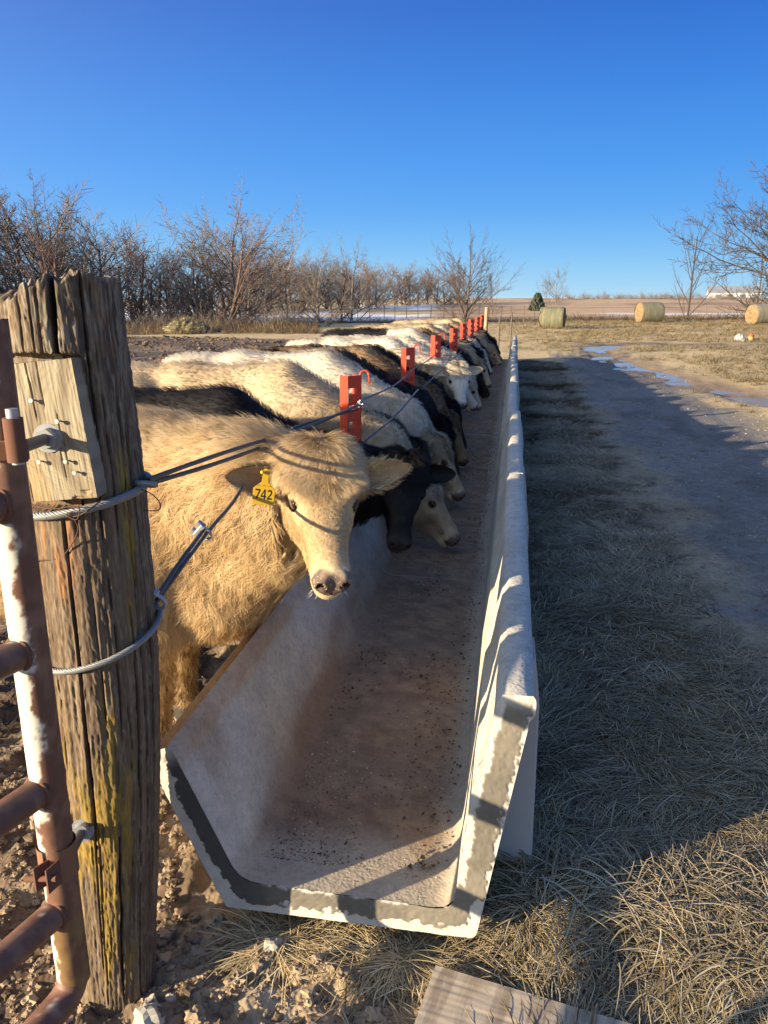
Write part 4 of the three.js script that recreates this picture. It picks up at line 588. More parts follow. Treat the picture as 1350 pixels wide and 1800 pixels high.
  for (const e of ears) { const g = plain(e.g), earK = COATS[face === 'white' && kind !== 'white' ? face : kind]; scatter(g, o.earN ?? 160, (p, n) => { const rel = p.map((q, i) => q - e.base[i]), along = dot3(rel, e.ax) / (L * HS), inside = dot3(n, e.nd) > 0; const col = mixc(earK.mid, inside ? earK.deep : earK.pale, 0.25 + rnd() * 0.7), side = rel.map((q, i) => q - e.ax[i] * dot3(rel, e.ax)); if (inside && rnd() < 0.8) return; const edge = ss(0.5, 0.9, Math.hypot(...side) / (0.05 * HS)); const len = ((inside ? 0.009 : 0.011) + 0.014 * edge) * (0.6 + 0.8 * rnd()) * HS; put(p, n, e.ax.map((q, i) => q * 0.9 + side[i] * (8 + 10 * rnd())), inside ? 0.3 : 0.25 + 0.3 * rnd(), len, len * wl * 1.3, rnd() < (inside ? 0.05 + 0.8 * edge : 0.75) ? earK.pale : col); }); }
  parts.forEach((lg, k) => { const l = lists[k], im = new THREE.InstancedMesh(lg, furMat, l.length), M = new THREE.Matrix4(); l.forEach(([X, Y, Z, p, c], i) => { M.makeBasis(X, Y, Z).setPosition(...p); im.setMatrixAt(i, M); im.setColorAt(i, new THREE.Color(...c)); }); im.name = 'coat'; im.castShadow = im.receiveShadow = true; im.userData.kind = 'stuff'; t.add(im); });
  return { t, H, F, U, SD, HS, ears };
}
const HERD = 'cattle feeding side by side along the trough';
const calf = makeCow({ pos: [-1.0, -2.5], kind: 'tan', face: 'tan', seed: 21, s: 1.03, label: 'shaggy tan calf with yellow ear tag facing the viewer beside the wooden post', group: HERD,
  P: [-0.57, 1.135, -2.27], D: [0.24, -0.735, 0.62], up: [0.4, 0.5, 0.76], hs: 0.93, earF: 0.07, neckBase: [-0.13, 0.93, 0.02], neckMid: [0.15, 0.99, 0.09], legs: 0.03, cell: 0.015, hcell: 0.0045, furN: 70000, headN: 42000, earN: 2200, locks: LOCKS, furWid: 1.0, bodyLen: 0.06, headLen: 1.2, earL: 1.38, under: 0.6,
  ears: [[0.03, 0.22, 1, 0.9, 0.35], [-0.17, 0.22, -1, 0.95, 0.2]] });
{ // ear tag 742
  const e = calf.ears[0], tex = canvasTex(256, 320, (c, w, h) => { c.fillStyle = '#b08c10'; c.fillRect(0, 0, w, h); c.fillStyle = '#17130a'; c.font = 'bold 132px sans-serif'; c.textAlign = 'center'; c.fillText('742', w / 2, 268); c.strokeStyle = 'rgba(50,40,10,0.75)'; c.lineWidth = 5; for (const x of [60, 128, 196]) { c.beginPath(); c.arc(x, 160, 24, Math.PI * 1.15, Math.PI * 1.85); c.stroke(); } });
  const sh = new THREE.Shape(), W = 0.031, Hh = 0.036; sh.moveTo(-W, -Hh); sh.lineTo(W, -Hh); sh.lineTo(W * 1.02, Hh * 0.3); sh.lineTo(0.009, Hh * 0.85); sh.lineTo(0.0075, Hh * 1.7); sh.absarc(0, Hh * 1.75, 0.0075, 0, Math.PI); sh.lineTo(-0.009, Hh * 0.85); sh.lineTo(-W * 1.02, Hh * 0.3); sh.closePath();
  const g = new THREE.ExtrudeGeometry(sh, { depth: 0.0022, bevelEnabled: true, bevelSize: 0.0008, bevelThickness: 0.0006, bevelSegments: 2 }); const p = g.attributes.position, uv = g.attributes.uv; for (let i = 0; i < p.count; i++) uv.setXY(i, (p.getX(i) + W) / (2 * W), (p.getY(i) + Hh) / (2.75 * Hh));
  const tagM = part('ear_tag', g, new THREE.MeshStandardMaterial({ map: tex, roughness: 0.42 }), calf.t); tagM.userData.label = 'yellow ear tag printed 742';
  const c0 = e.base.map((q, i) => q + e.ax[i] * 0.1 + calf.U[i] * 0.012 + calf.F[i] * 0.05);
  tagM.position.set(...c0); const z = V(0.3, 0.12, 1).normalize(), y = V(0.12, 1, -0.1).normalize(), x = V().crossVectors(y, z).normalize(); y.crossVectors(z, x); tagM.quaternion.setFromRotationMatrix(new THREE.Matrix4().makeBasis(x, y, z));
  const pin = part('tag_pin', new THREE.SphereGeometry(0.006, 10, 8), std(0.5, 0.38, 0.03, 0.5), calf.t); pin.position.set(c0[0] - 0.001, c0[1] + 0.062, c0[2] + 0.004);
  // whiskers round the muzzle
  const R = rng(4), hs = []; for (let i = 0; i < 22; i++) { const a = R() * Math.PI * 2, b0 = calf.H(0.42 + 0.02 * R(), -0.095 - 0.03 * R(), Math.cos(a) * 0.055), d = [0, 1, 2].map((k) => calf.F[k] * (0.5 + R()) - calf.U[k] * (0.2 + 0.8 * R()) + calf.SD[k] * Math.cos(a) * 1.1), l = 0.014 + 0.016 * R(), n = norm3(d); hs.push(cyl(b0, b0.map((q, k) => q + n[k] * l), 0.0004, 0.00015, 4)); }
  const w = part('whiskers', mergeGeometries(hs), std(0.8, 0.72, 0.58, 0.6), calf.t, 'stuff');
}
const near = { locks: [LOCKS[0], LOCKS[2]], furWid: 0.75, cell: 0.0195, hcell: 0.0075, under: 0.9, furN: 30000, headN: 12000, earN: 500, furLen: 0.72, group: HERD };
makeCow({ ...near, pos: [-1.02, -3.6], kind: 'black', seed: 5, s: 1.02, P: [-0.5, 0.83, -3.75], D: [0.03, -0.8, 0.6], up: [0.35, 0.5, 0.8], neckBase: [-0.13, 0.8, 0], neckMid: [0.18, 0.78, -0.05], ears: [[-0.05, 0, 1], [-0.12, 0.05, -1]], label: 'black cow with lowered head right behind the tan calf' });
makeCow({ ...near, pos: [-1.0, -4.6], kind: 'cream', face: 'cream', seed: 9, s: 1.06, P: [-0.5, 0.56, -4.58], D: [0.55, -0.83, 0.06], label: 'large cream tan cow behind the nearest red post with pale face in the trough' });
makeCow({ ...near, pos: [-1.05, -5.12], kind: 'brown', seed: 14, s: 0.9, P: [-0.6, 0.64, -5.12], D: [0.35, -0.93, 0.08], label: 'dark brown calf squeezed between the tan cow and the cream cow' });
makeCow({ ...near, pos: [-1.0, -5.65], kind: 'white', face: 'cream', seed: 17, s: 1.06, P: [-0.5, 0.6, -5.6], D: [0.48, -0.86, 0.14], label: 'cream cow with greyish head lowered into the trough' });
const mid = { locks: [LOCKFAR], furWid: 0.62, cell: 0.029, hcell: 0.0115, under: 0.95, furN: 13000, headN: 4000, earN: 200, furLen: 0.75, headLen: 0.9, group: HERD };
makeCow({ ...mid, pos: [-1.02, -6.27], kind: 'black', seed: 23, s: 1.03, P: [-0.52, 0.62, -6.35], D: [0.32, -0.92, 0.18], label: 'black cow feeding by the second red post' });
makeCow({ ...mid, pos: [-1.0, -7.0], kind: 'dun', seed: 29, s: 1.02, P: [-0.52, 0.58, -6.98], D: [0.4, -0.9, 0.05], label: 'dun brown cow feeding just past the second red post' });
makeCow({ ...mid, pos: [-1.02, -7.65], kind: 'black', seed: 31, s: 1.0, P: [-0.55, 0.6, -7.62], D: [0.35, -0.93, 0.05], label: 'black cow just in front of the white faced calf' });
makeCow({ ...mid, pos: [-1.04, -8.3], kind: 'tan', face: 'white', seed: 37, s: 0.93, P: [-0.54, 0.95, -8.0], D: [0.16, -0.82, 0.55], up: [0.3, 0.5, 0.85], neckMid: [0.19, 0.84, 0.08], ears: [[-0.1, 0, 1], [-0.2, 0.05, -1]], label: 'tan calf with white face raised and looking at the viewer' });
const row = [['white', 'white cow feeding next beyond the white faced calf'], ['white', 'white cow feeding beside the third red post'], ['white', 'white cow with dark hindquarters feeding past the third red post'], ['black', 'black cow feeding among the white cows halfway along the trough'], ['dun', 'dun cow with brown head down past the fourth red post'], ['cream', 'cream cow feeding beyond the dun cow with the brown head'], ['black', 'black cow feeding near the fifth red post'], ['white', 'white cow feeding beyond the fifth red post'], ['tan', 'tan cow feeding close to the sixth red post'], ['black', 'black cow feeding past the sixth red post'], ['cream', 'cream cow feeding near the seventh red post'], ['tan', 'tan cow feeding beyond the seventh red post'], ['dun', 'dun cow feeding close to the trough end'], ['tan', 'tan cow with pale back standing last but one in the row'], ['black', 'black cow standing last at the far end of the row']];
const RH = rng(77);
row.forEach(([kind, label], i) => { const z = -9.0 - i * 0.83 + (RH() - 0.5) * 0.16, x = -1.03 + (RH() - 0.5) * 0.08, s = 0.92 + RH() * 0.14; makeCow({ ...mid, cell: i < 5 ? 0.033 : 0.04, hcell: i < 5 ? 0.014 : 0.018, furN: i < 5 ? 9000 : 5000, headN: i < 5 ? 1800 : 800, earN: 60, furLen: i < 5 ? 0.85 : 1.0, headLen: 1.0, furWid: i < 5 ? 0.8 : 0.95, pos: [x, z], kind, seed: 50 + i * 3, s, yaw: (RH() - 0.5) * 0.26, P: [-0.54 + (RH() - 0.5) * 0.16, 0.54 + RH() * 0.26, z + (RH() - 0.5) * 0.2], D: [0.3 + RH() * 0.4, -0.86, (RH() - 0.5) * 0.7], patch: i === 2 ? (px, py) => (px < -0.8 + 0.2 * noise(px * 4, py * 4) ? 'black' : null) : undefined, label }); });
// ---------------------------------------------------------------- trees, fence, bales, far buildings
const GY = (x, z) => baseHeight(x, z);
function treeGeos(seed, o) { // trunk and limbs as one mesh, twigs as another
  const R = rng(seed), T = [[], []]; let stem = 0;
  const seg = (P, rad, sides, list) => { // tapered tube through points
    const n = P.length, pos = [], idx = []; const up = V(0.31, 0.2, 0.93);
    for (let i = 0; i < n; i++) { const d = P[Math.min(n - 1, i + 1)].clone().sub(P[Math.max(0, i - 1)]).normalize(), a = V().crossVectors(d, up).normalize(), b = V().crossVectors(d, a); for (let k = 0; k < sides; k++) { const q = (k / sides) * 6.283, c = Math.cos(q) * rad[i], s = Math.sin(q) * rad[i]; pos.push(P[i].x + a.x * c + b.x * s, P[i].y + a.y * c + b.y * s, P[i].z + a.z * c + b.z * s); } }
    for (let i = 0; i < n - 1; i++) for (let k = 0; k < sides; k++) { const a = i * sides + k, b = i * sides + ((k + 1) % sides); idx.push(a, b, a + sides, b, b + sides, a + sides); }
    list.push([pos, idx]);
  };
  const grow = (p, d, len, r, lev) => {
    const n = lev === 0 ? 7 : lev === 1 ? 5 : lev < o.levels ? 4 : 2, P = [p.clone()], rad = [r], dir = d.clone(), endR = lev === o.levels ? r * 0.35 : r * (lev === 0 ? o.taper ?? 0.35 : 0.4);
    for (let i = 1; i <= n; i++) { dir.add(V((R() - 0.5) * o.wob * (lev ? 1 : 0.35), (R() - 0.5) * o.wob * 0.6 + o.lift * (lev ? 0.05 : 0.06), (R() - 0.5) * o.wob * (lev ? 1 : 0.35))).normalize(); P.push(P[i - 1].clone().addScaledVector(dir, len / n)); rad.push(lerp(r, endR, i / n)); }
    seg(P, rad, lev === 0 ? 8 : lev === 1 ? 5 : 3, T[lev < 2 ? 0 : 1]); if (lev < 2) T[0][T[0].length - 1][2] = stem;
    if (lev >= o.levels) return;
    const kids = o.kids[lev], from = lev === 0 ? o.bare : 0.18;
    for (let k = 0; k < kids; k++) {
      const t = from + (1 - from) * ((k + 0.3 + 0.7 * R()) / kids), s = Math.min(n - 1, Math.floor(t * n)), q = P[s].clone().lerp(P[s + 1], t * n - s), ld = P[s + 1].clone().sub(P[s]).normalize(), a = V(R() - 0.5, R() - 0.5, R() - 0.5).cross(ld).normalize(), ang = (o.angle[lev] ?? 0.7) * (0.7 + 0.6 * R());
      const nd = ld.multiplyScalar(Math.cos(ang)).addScaledVector(a, Math.sin(ang)); if (lev === 0 && nd.y < 0) nd.y *= 0.2; const shape = lev === 0 ? o.shape(t) : 1 - 0.45 * t;
      grow(q, nd.normalize(), len * o.ratio[lev] * shape * (0.75 + 0.5 * R()), Math.max(o.minR, lerp(r, endR, t) * (o.thin?.[lev] ?? 0.55)), lev + 1);
    }
    if (lev > 0 || o.levels > 3) grow(P[n].clone(), dir.clone(), len * (lev ? 0.5 : 0.4), endR, lev + 1);
  };
  for (let s = 0; s < (o.stems ?? 1); s++) { stem = s; const a = R() * 6.28, sp = o.stems > 1 ? o.spread ?? 0.3 : 0.05; grow(V(Math.cos(a) * 0.06 * (o.stems ?? 1), -0.3, Math.sin(a) * 0.06 * (o.stems ?? 1)), V(Math.cos(a) * sp, 1, Math.sin(a) * sp).normalize(), o.h * (o.stems > 1 ? 0.7 + 0.4 * R() : 1), o.r, 0); }
  const lists = [T[1]]; for (let s = 0; s <= stem; s++) if (o.split || s === 0) lists.push(o.split ? T[0].filter((q) => q[2] === s) : T[0]);
  return lists.map((list) => { let np = 0, ni = 0; for (const [p, i] of list) { np += p.length; ni += i.length; } const pos = new Float32Array(np), idx = new Uint32Array(ni); let a = 0, b = 0; for (const [p, i] of list) { pos.set(p, a); for (let k = 0; k < i.length; k++) idx[b + k] = i[k] + a / 3; a += p.length; b += i.length; } const g = new THREE.BufferGeometry(); g.setAttribute('position', new THREE.BufferAttribute(pos, 3)); g.setIndex(new THREE.BufferAttribute(idx, 1)); g.computeVertexNormals(); return g; });
}
const bark = { grey: std(0.165, 0.135, 0.11, 0.95), brown: std(0.13, 0.095, 0.072, 0.95), red: std(0.155, 0.1, 0.075, 0.95), pale: std(0.24, 0.195, 0.15, 0.95), dark: std(0.055, 0.042, 0.033, 0.95) };
const kinds = {
  oak: { h: 0.8, r: 0.02, levels: 4, kids: [10, 8, 6, 5], ratio: [0.62, 0.55, 0.52, 0.55], angle: [0.85, 0.75, 0.8, 0.75], wob: 0.4, lift: 1.0, bare: 0.22, minR: 0.0009, shape: (t) => 1.05 - 0.35 * t },
  tall: { h: 0.85, r: 0.016, levels: 4, kids: [13, 6, 6, 5], ratio: [0.42, 0.55, 0.52, 0.55], angle: [0.7, 0.7, 0.75, 0.75], wob: 0.28, lift: 1.3, bare: 0.16, minR: 0.0011, shape: (t) => 1.15 - 0.5 * t },
  round: { h: 0.7, r: 0.02, levels: 4, kids: [19, 7, 6, 5], ratio: [0.46, 0.5, 0.52, 0.52], angle: [0.85, 0.7, 0.8, 0.8], wob: 0.42, lift: 1.4, bare: 0.15, minR: 0.0012, shape: (t) => 0.85 + 0.35 * Math.sin(Math.PI * (0.1 + 0.75 * t)) - 0.25 * t },
  spire: { h: 0.9, r: 0.016, levels: 3, kids: [26, 8, 6], ratio: [0.34, 0.45, 0.5], angle: [1.15, 0.7, 0.75], wob: 0.25, lift: 0.5, bare: 0.12, minR: 0.0013, shape: (t) => 1.25 - 1.1 * t },
  stems: { split: true, h: 0.78, r: 0.012, levels: 3, stems: 7, spread: 0.38, kids: [10, 7, 6], ratio: [0.38, 0.5, 0.52], angle: [0.6, 0.65, 0.75], wob: 0.3, lift: 1.1, bare: 0.2, minR: 0.0011, shape: (t) => 1.1 - 0.45 * t },
  fan: { h: 0.72, r: 0.018, levels: 4, kids: [17, 8, 6, 4], ratio: [0.6, 0.42, 0.5, 0.5], angle: [0.85, 0.55, 0.6, 0.65], wob: 0.26, lift: 0.6, bare: 0.25, minR: 0.001, shape: (t) => 1.1 - 0.55 * t },
  shrub: { h: 0.8, r: 0.012, levels: 2, stems: 15, spread: 0.8, kids: [9, 6], ratio: [0.42, 0.5], angle: [0.6, 0.7], wob: 0.35, lift: 0.6, bare: 0.12, minR: 0.0026, shape: (t) => 1.1 - 0.5 * t },
  spare: { h: 0.92, r: 0.011, levels: 3, kids: [14, 5, 5], ratio: [0.34, 0.45, 0.5], angle: [0.6, 0.6, 0.7], wob: 0.2, lift: 1.5, bare: 0.25, minR: 0.001, shape: (t) => 1.15 - 0.6 * t },
  tallfar: { h: 0.85, r: 0.016, levels: 3, kids: [14, 8, 7], ratio: [0.42, 0.55, 0.55], angle: [0.7, 0.7, 0.75], wob: 0.28, lift: 1.3, bare: 0.14, minR: 0.0018, shape: (t) => 1.15 - 0.5 * t },
  far: { h: 0.8, r: 0.02, levels: 3, kids: [11, 8, 6], ratio: [0.6, 0.55, 0.55], angle: [0.8, 0.75, 0.8], wob: 0.35, lift: 1.0, bare: 0.15, minR: 0.0022, shape: (t) => 1.05 - 0.4 * t },
};
const cache = {};
function tree(kind, seed, x, z, h, mat, label, group, turn = 0, name = 'bare_tree', wide = 1, cat = 'tree') {
  const key = kind + seed; cache[key] ??= treeGeos(seed, kinds[kind]);
  const t = thing(name, label, cat, [x, GY(x, z), z], group); t.rotation.y = turn; t.scale.set(h * wide, h, h * wide);
  const [crown, ...stems] = cache[key]; for (const s of stems) part(stems.length > 1 ? 'stem' : cat === 'shrub' ? 'stems' : 'trunk', s, bark[mat], t, cat === 'shrub' ? 'stuff' : undefined); part('crown', crown, bark[mat], t); return t;
}
// the tree line on the left, singled out where it can be
tree('stems', 31, -24.6, -46, 12.2, 'red', 'tall many stemmed bare tree with reddish twigs left of the wooden post top', undefined, 0.4, 'bare_tree', 1.15);
tree('round', 52, -19.6, -52, 10.6, 'grey', 'broad rounded bare tree standing tall right of the many stemmed tree', undefined, 1, 'bare_tree', 1.25);
tree('round', 53, -33, -50, 11.5, 'grey', 'pale grey bare tree with crooked limbs at the left edge', undefined, 2, 'bare_tree', 1.2);
tree('round', 54, -38, -46, 11, 'grey', 'grey bare tree standing farthest left in the wood', undefined, 0, 'bare_tree', 1.2);
tree('fan', 35, -13.2, -50.5, 6.3, 'pale', 'pale small bare tree with fan of branches in front of the snowy field', undefined, 0.3);
tree('spire', 36, -13.2, -58, 6.6, 'red', 'brown pointed bare tree beside the pale fan shaped tree', undefined, 0.8, 'bare_tree', 1.1);
tree('spire', 37, -18.3, -62, 7.4, 'red', 'brown spire shaped tree right of the broad rounded tree', undefined, 2.4, 'bare_tree', 1.0);
tree('oak', 38, -13.6, -68, 7.2, 'grey', 'grey rounded bare tree behind the brown pointed trees', undefined, 1.4);
tree('fan', 39, -5.0, -71, 9.2, 'brown', 'lone bare tree with broad fan crown above the cattle row', undefined, 0);
tree('spare', 40, -2.0, -84, 6.0, 'brown', 'thin upright bare sapling right of the lone fan crowned tree', undefined, 0);
tree('spare', 41, 17.7, -84, 12.6, 'dark', 'slim tall bare tree with thin upright stems behind the middle bale', undefined, 1);
tree('spare', 42, 23.5, -84, 8.6, 'dark', 'small dark sapling in front of the far shed', undefined, 2.2);
tree('round', 55, 22.9, -70, 15.5, 'dark', 'large spreading bare tree cut by the right edge of the picture', undefined, 0.5, 'bare_tree', 1.3);
tree('oak', 44, 7.3, -150, 7.2, 'grey', 'round headed bare tree alone on the far horizon', undefined, 0, 'bare_tree', 1.0);
tree('oak', 38, 51, -128, 11, 'grey', 'grey bare tree farther off below the big right hand tree', undefined, 3);
const R5 = rng(500), WOOD = 'bare trees crowding the wood along the left', FARW = 'distant bare trees behind the snowy field';
for (let i = 0; i < 30; i++) { const u = (i + R5()) / 30, d = 50 + 22 * R5(), a = lerp(-47, -19.5, u) * Math.PI / 180, x = Math.sin(a) * d, z = -Math.cos(a) * d; tree(['far', 'tallfar', 'far'][i % 3], [38, 45, 39][i % 3], x, z, (7.8 + 2.6 * R5()) * lerp(1.12, 0.8, u), ['grey', 'brown', 'red', 'grey'][i % 4], 'bare grey brown tree crowded among others in the left wood', WOOD, R5() * 6.3, 'bare_tree', 1.15 + 0.3 * R5()); }
for (let i = 0; i < 34; i++) { const u = (i + R5()) / 34, a = lerp(-20, -3.6, u) * Math.PI / 180, d = lerp(95, 165, u) * (0.95 + 0.15 * R5()), x = Math.sin(a) * d, z = -Math.cos(a) * d; tree('far', 38 + (i % 3), x, z, (8.2 + 3 * R5()) * lerp(1, 0.9, u), ['brown', 'red', 'grey', 'brown'][i % 4], 'distant bare brown tree in the wood behind the snowy field', FARW, R5() * 6.3, 'bare_tree', 1.3); }
for (let i = 0; i < 46; i++) { const u = (i + R5()) / 46, d = 45.5 + 9 * R5(), a = lerp(-45, -17.5, u) * Math.PI / 180, x = Math.sin(a) * d, z = -Math.cos(a) * d; tree('shrub', 60 + (i % 3), x, z, 1.2 + 1.6 * R5() * (u < 0.8 ? 1 : 0.5), ['brown', 'red', 'grey', 'pale'][i % 4], 'leafless brown shrub in the thicket at the wood edge', 'shrubs of the thicket at the wood edge', R5() * 6.3, 'shrub', 1.1, 'shrub'); }
tree('shrub', 61, -17.3, -45.5, 2.6, 'pale', 'orange brown dense shrub beside the hay heap', undefined, 0.5, 'shrub', 1.1, 'shrub');
tree('fan', 35, -14.9, -46.5, 3.2, 'pale', 'pale branching shrub leaning at the edge of the mud field', undefined, 2, 'shrub', 1.2, 'shrub');
for (let i = 0; i < 18; i++) { const u = (i + R5()) / 18, x = lerp(18, 62, u), z = -230 - 30 * R5(); tree('shrub', 60 + (i % 3), x, z, 2.2 + 2 * R5(), 'grey', 'tiny shrub on the far stubble horizon', 'shrubs along the far horizon', R5() * 6.3, 'shrub', 1.6, 'shrub'); }
{ // dark cedar on the horizon
  const c = thing('cedar_tree', 'dark green cedar bush standing on the far horizon', 'tree', [3.1, GY(3.1, -112), -112]); const R = rng(9), gs = [];
  part('trunk', cyl([0, -0.2, 0], [0, 1.4, 0], 0.12, 0.06, 6), bark.dark, c);
  const leaf = new THREE.ConeGeometry(0.16, 0.42, 4); for (let i = 0; i < 900; i++) { const h = R(), r = 1.25 * Math.sqrt(R()) * (1 - 0.72 * h) * (0.85 + 0.3 * noise(i * 0.3, 2)), a = R() * 6.28; const g = leaf.clone(); g.rotateZ((R() - 0.5) * 1.6); g.rotateY(R() * 6.28); g.translate(Math.cos(a) * r, 0.2 + 2.1 * h, Math.sin(a) * r); gs.push(g); }
  part('crown', gs, std(0.045, 0.055, 0.03, 0.9), c);
}
// field fence: thin steel and wooden posts with wire
{
  const R = rng(71), N = 34, base = V(-27, 0, -53), end = V(2.5, 0, -66), postG = cyl([0, -0.2, 0], [0.01, 1.25, 0], 0.026, 0.022, 6), tops = [];
  const names = 'field fence posts beyond the mud';
  for (let i = 0; i < N; i++) { const t = i / (N - 1), p = base.clone().lerp(end, t); p.x += (R() - 0.5) * 0.3; p.y = GY(p.x, p.z); const f = thing('fence_post', 'thin weathered post of the field fence beyond the mud', 'fence post', p.toArray(), names); f.rotation.set((R() - 0.5) * 0.1, R() * 6, (R() - 0.5) * 0.12); part('stake', postG, bark.brown, f); tops.push(p); }
  for (let k = 0; k < 4; k++) solo('fence_wire', tube(tops.map((p) => V(p.x, p.y + 0.35 + k * 0.28, p.z)), 0.008, 120, 4), std(0.12, 0.1, 0.085, 0.7), `${['lowest', 'second', 'third', 'top'][k]} wire strand of the field fence`, 'fence wire');
  const N2 = 12, tops2 = []; for (let i = 0; i < N2; i++) { const t = i / (N2 - 1), x = lerp(2.5, 56, t), z = lerp(-66, -100, t) , y = GY(x, z); const f = thing('fence_post', 'thin post of the right field fence before the stubble', 'fence post', [x, y, z], 'fence posts before the stubble field'); f.rotation.set((R() - 0.5) * 0.1, R() * 6, (R() - 0.5) * 0.12); part('stake', postG, bark.grey, f); tops2.push(V(x, y + 1.05, z)); }
  solo('fence_wire', tube(tops2, 0.01, 80, 4), std(0.12, 0.1, 0.085, 0.7), 'wire strand of the right field fence before the stubble', 'fence wire');
  // corner assembly past the trough
  for (const [x, z, h, l] of [[-0.45, -24.5, 1.45, 'slim steel stake just beyond the trough end'], [-0.1, -30, 1.5, 'wooden stake standing beyond the trough end by the lane'], [0.55, -47, 1.6, 'wooden corner post left of the nearest bale']]) { const f = thing('fence_post', l, 'fence post', [x, GY(x, z), z]); part('stake', cyl([0, -0.2, 0], [0.02, h * 0.82, 0], 0.028, 0.024, 8), bark.brown, f); }
}
function bale(x, z, r, len, yaw, label, tint) {
  const b = thing('hay_bale', label, 'hay bale', [x, GY(x, z) + r * 0.95, z]); b.rotation.y = yaw;
  const side = gridGeo(96, 60, (u, v) => { const a = u * 6.2832, y = Math.sin(a), fl = y < -0.9 ? 0.96 : 1, rr = r * fl * (1 + 0.014 * noise(Math.cos(a) * 4, y * 4, v * 3) + 0.007 * noise(v * 30, Math.cos(a) * 2, y * 2)) * (1 - 0.05 * Math.pow(Math.abs(v - 0.5) * 2, 8)); return [(v - 0.5) * len, Math.sin(a) * rr, Math.cos(a) * rr]; }, true);
  part('net_wrap', paint(side, (px, py, pz) => { const n = fbm(px * 16, Math.atan2(py, pz) * 1.2, 3, 3), f = noise(px * 60, py * 14, pz * 14); let c = mixc(tint, [0.19, 0.155, 0.09], ss(-0.1, 0.55, n)); const v = 1 + 0.14 * f; return c.map((q) => q * v); }), VC, b);
  for (const s of [-1, 1]) { const f = gridGeo(72, 26, (u, v) => { const a = u * 6.2832, q = v * r * 0.985, sp = Math.sin((v * 9 - u) * 6.2832); return [s * (len / 2 - 0.02 + 0.018 * sp * (1 - v * 0.3) + 0.03 * noise(Math.cos(a) * q * 9, Math.sin(a) * q * 9, s) - 0.05 * v * v * v), Math.sin(a) * q, Math.cos(a) * q]; }, true); part('straw_end', paint(f, (px, py, pz) => { const q = fbm(py * 22, pz * 22, 2, 3); return mixc([0.25, 0.17, 0.08], [0.13, 0.085, 0.04], ss(-0.3, 0.5, q)); }), VC, b); }
  return b;
}
bale(2.25, -48.2, 0.66, 1.4, -0.2, 'nearest round hay bale in green net wrap right of the trough end', [0.115, 0.115, 0.07]);
bale(10.2, -63.3, 0.78, 1.75, 0.32, 'middle round hay bale in green net wrap with its straw end showing', [0.12, 0.122, 0.08]);
bale(17.0, -58.8, 0.72, 1.7, 0.42, 'round hay bale in pale wrap cut by the right edge', [0.21, 0.185, 0.135]);
{ // ragged heap of hay at the far side of the mud
  const h = thing('hay_heap', 'ragged heap of old greenish hay at the wood edge', 'hay heap', [-16.9, GY(-16.9, -39), -39]); const R = rng(15), gs = [];
  const blob = gridGeo(60, 30, (u, v) => { const a = u * 6.2832, e = v * 1.57, n = 1 + 0.35 * noise(Math.cos(a) * 3, Math.sin(a) * 3, v * 4) + 0.16 * noise(Math.cos(a) * 9, Math.sin(a) * 9, v * 9); return [Math.cos(a) * Math.cos(e) * 1.0 * n, Math.sin(e) * 0.62 * n, Math.sin(a) * Math.cos(e) * 0.9 * n]; }, true);
  part('heap', paint(blob, (x, y, z) => mixc([0.28, 0.24, 0.115], [0.17, 0.145, 0.07], ss(-0.3, 0.4, fbm(x * 7, y * 7, z * 7, 3)))), VC, h);
  for (let i = 0; i < 900; i++) { const a = R() * 6.28, e = R() * 1.5, p = [Math.cos(a) * Math.cos(e) * (0.95 + 0.25 * R()), Math.sin(e) * (0.58 + 0.16 * R()), Math.sin(a) * Math.cos(e) * (0.9 + 0.2 * R())], d = norm3([p[0] + R() - 0.5, p[1] + 0.4 * R() - 0.4, p[2] + R() - 0.5]), l = 0.12 + 0.2 * R(); gs.push(cyl(p, p.map((q, k) => q + d[k] * l), 0.008, 0.003, 3)); }
  part('loose_stems', mergeGeometries(gs), std(0.3, 0.25, 0.12, 0.9), h, 'stuff');
}
{ // far farm buildings
  const y = GY(80, -400), barn = thing('barn', 'long white barn with grey roof far on the right horizon', 'barn', [97, y, -380]); barn.rotation.y = -0.12;
  const w = std(0.36, 0.37, 0.39, 0.8), roof = std(0.2, 0.21, 0.23, 0.7), s = new THREE.Shape(); s.moveTo(-5, 0); s.lineTo(5, 0); s.lineTo(5, 2.6); s.lineTo(0, 5.2); s.lineTo(-5, 2.6); s.closePath();
  const g = new THREE.ExtrudeGeometry(s, { depth: 22, bevelEnabled: false }); g.rotateY(Math.PI / 2); g.translate(-11, 0, 0); part('wall', g, w, barn);
  for (const k of [-1, 1]) { const r = new THREE.BoxGeometry(22.6, 0.16, 5.95); r.rotateX(k * 0.479); r.translate(0, 4.02, k * 2.62); part('roof', r, roof, barn); }
  for (const x of [-7, -2, 3, 8]) { const d = new THREE.BoxGeometry(2.4, 1.6, 0.1); d.translate(x, 0.95, 5.03); part('window', d, std(0.12, 0.13, 0.15, 0.4), barn); }
  const sh = thing('shed', 'small white shed with pointed dark roof on the right horizon', 'shed', [99.5, GY(99.5, -310), -310]);
  const b = new THREE.BoxGeometry(4.6, 3.6, 4.6); b.translate(0, 1.8, 0); part('wall', b, w, sh); const rf = new THREE.ConeGeometry(3.7, 1.9, 4); rf.rotateY(Math.PI / 4); rf.translate(0, 4.55, 0); part('roof', rf, roof, sh); const dr = new THREE.BoxGeometry(1.1, 1.6, 0.1); dr.translate(-0.9, 0.85, 2.33); part('door', dr, std(0.15, 0.15, 0.16, 0.6), sh);
}
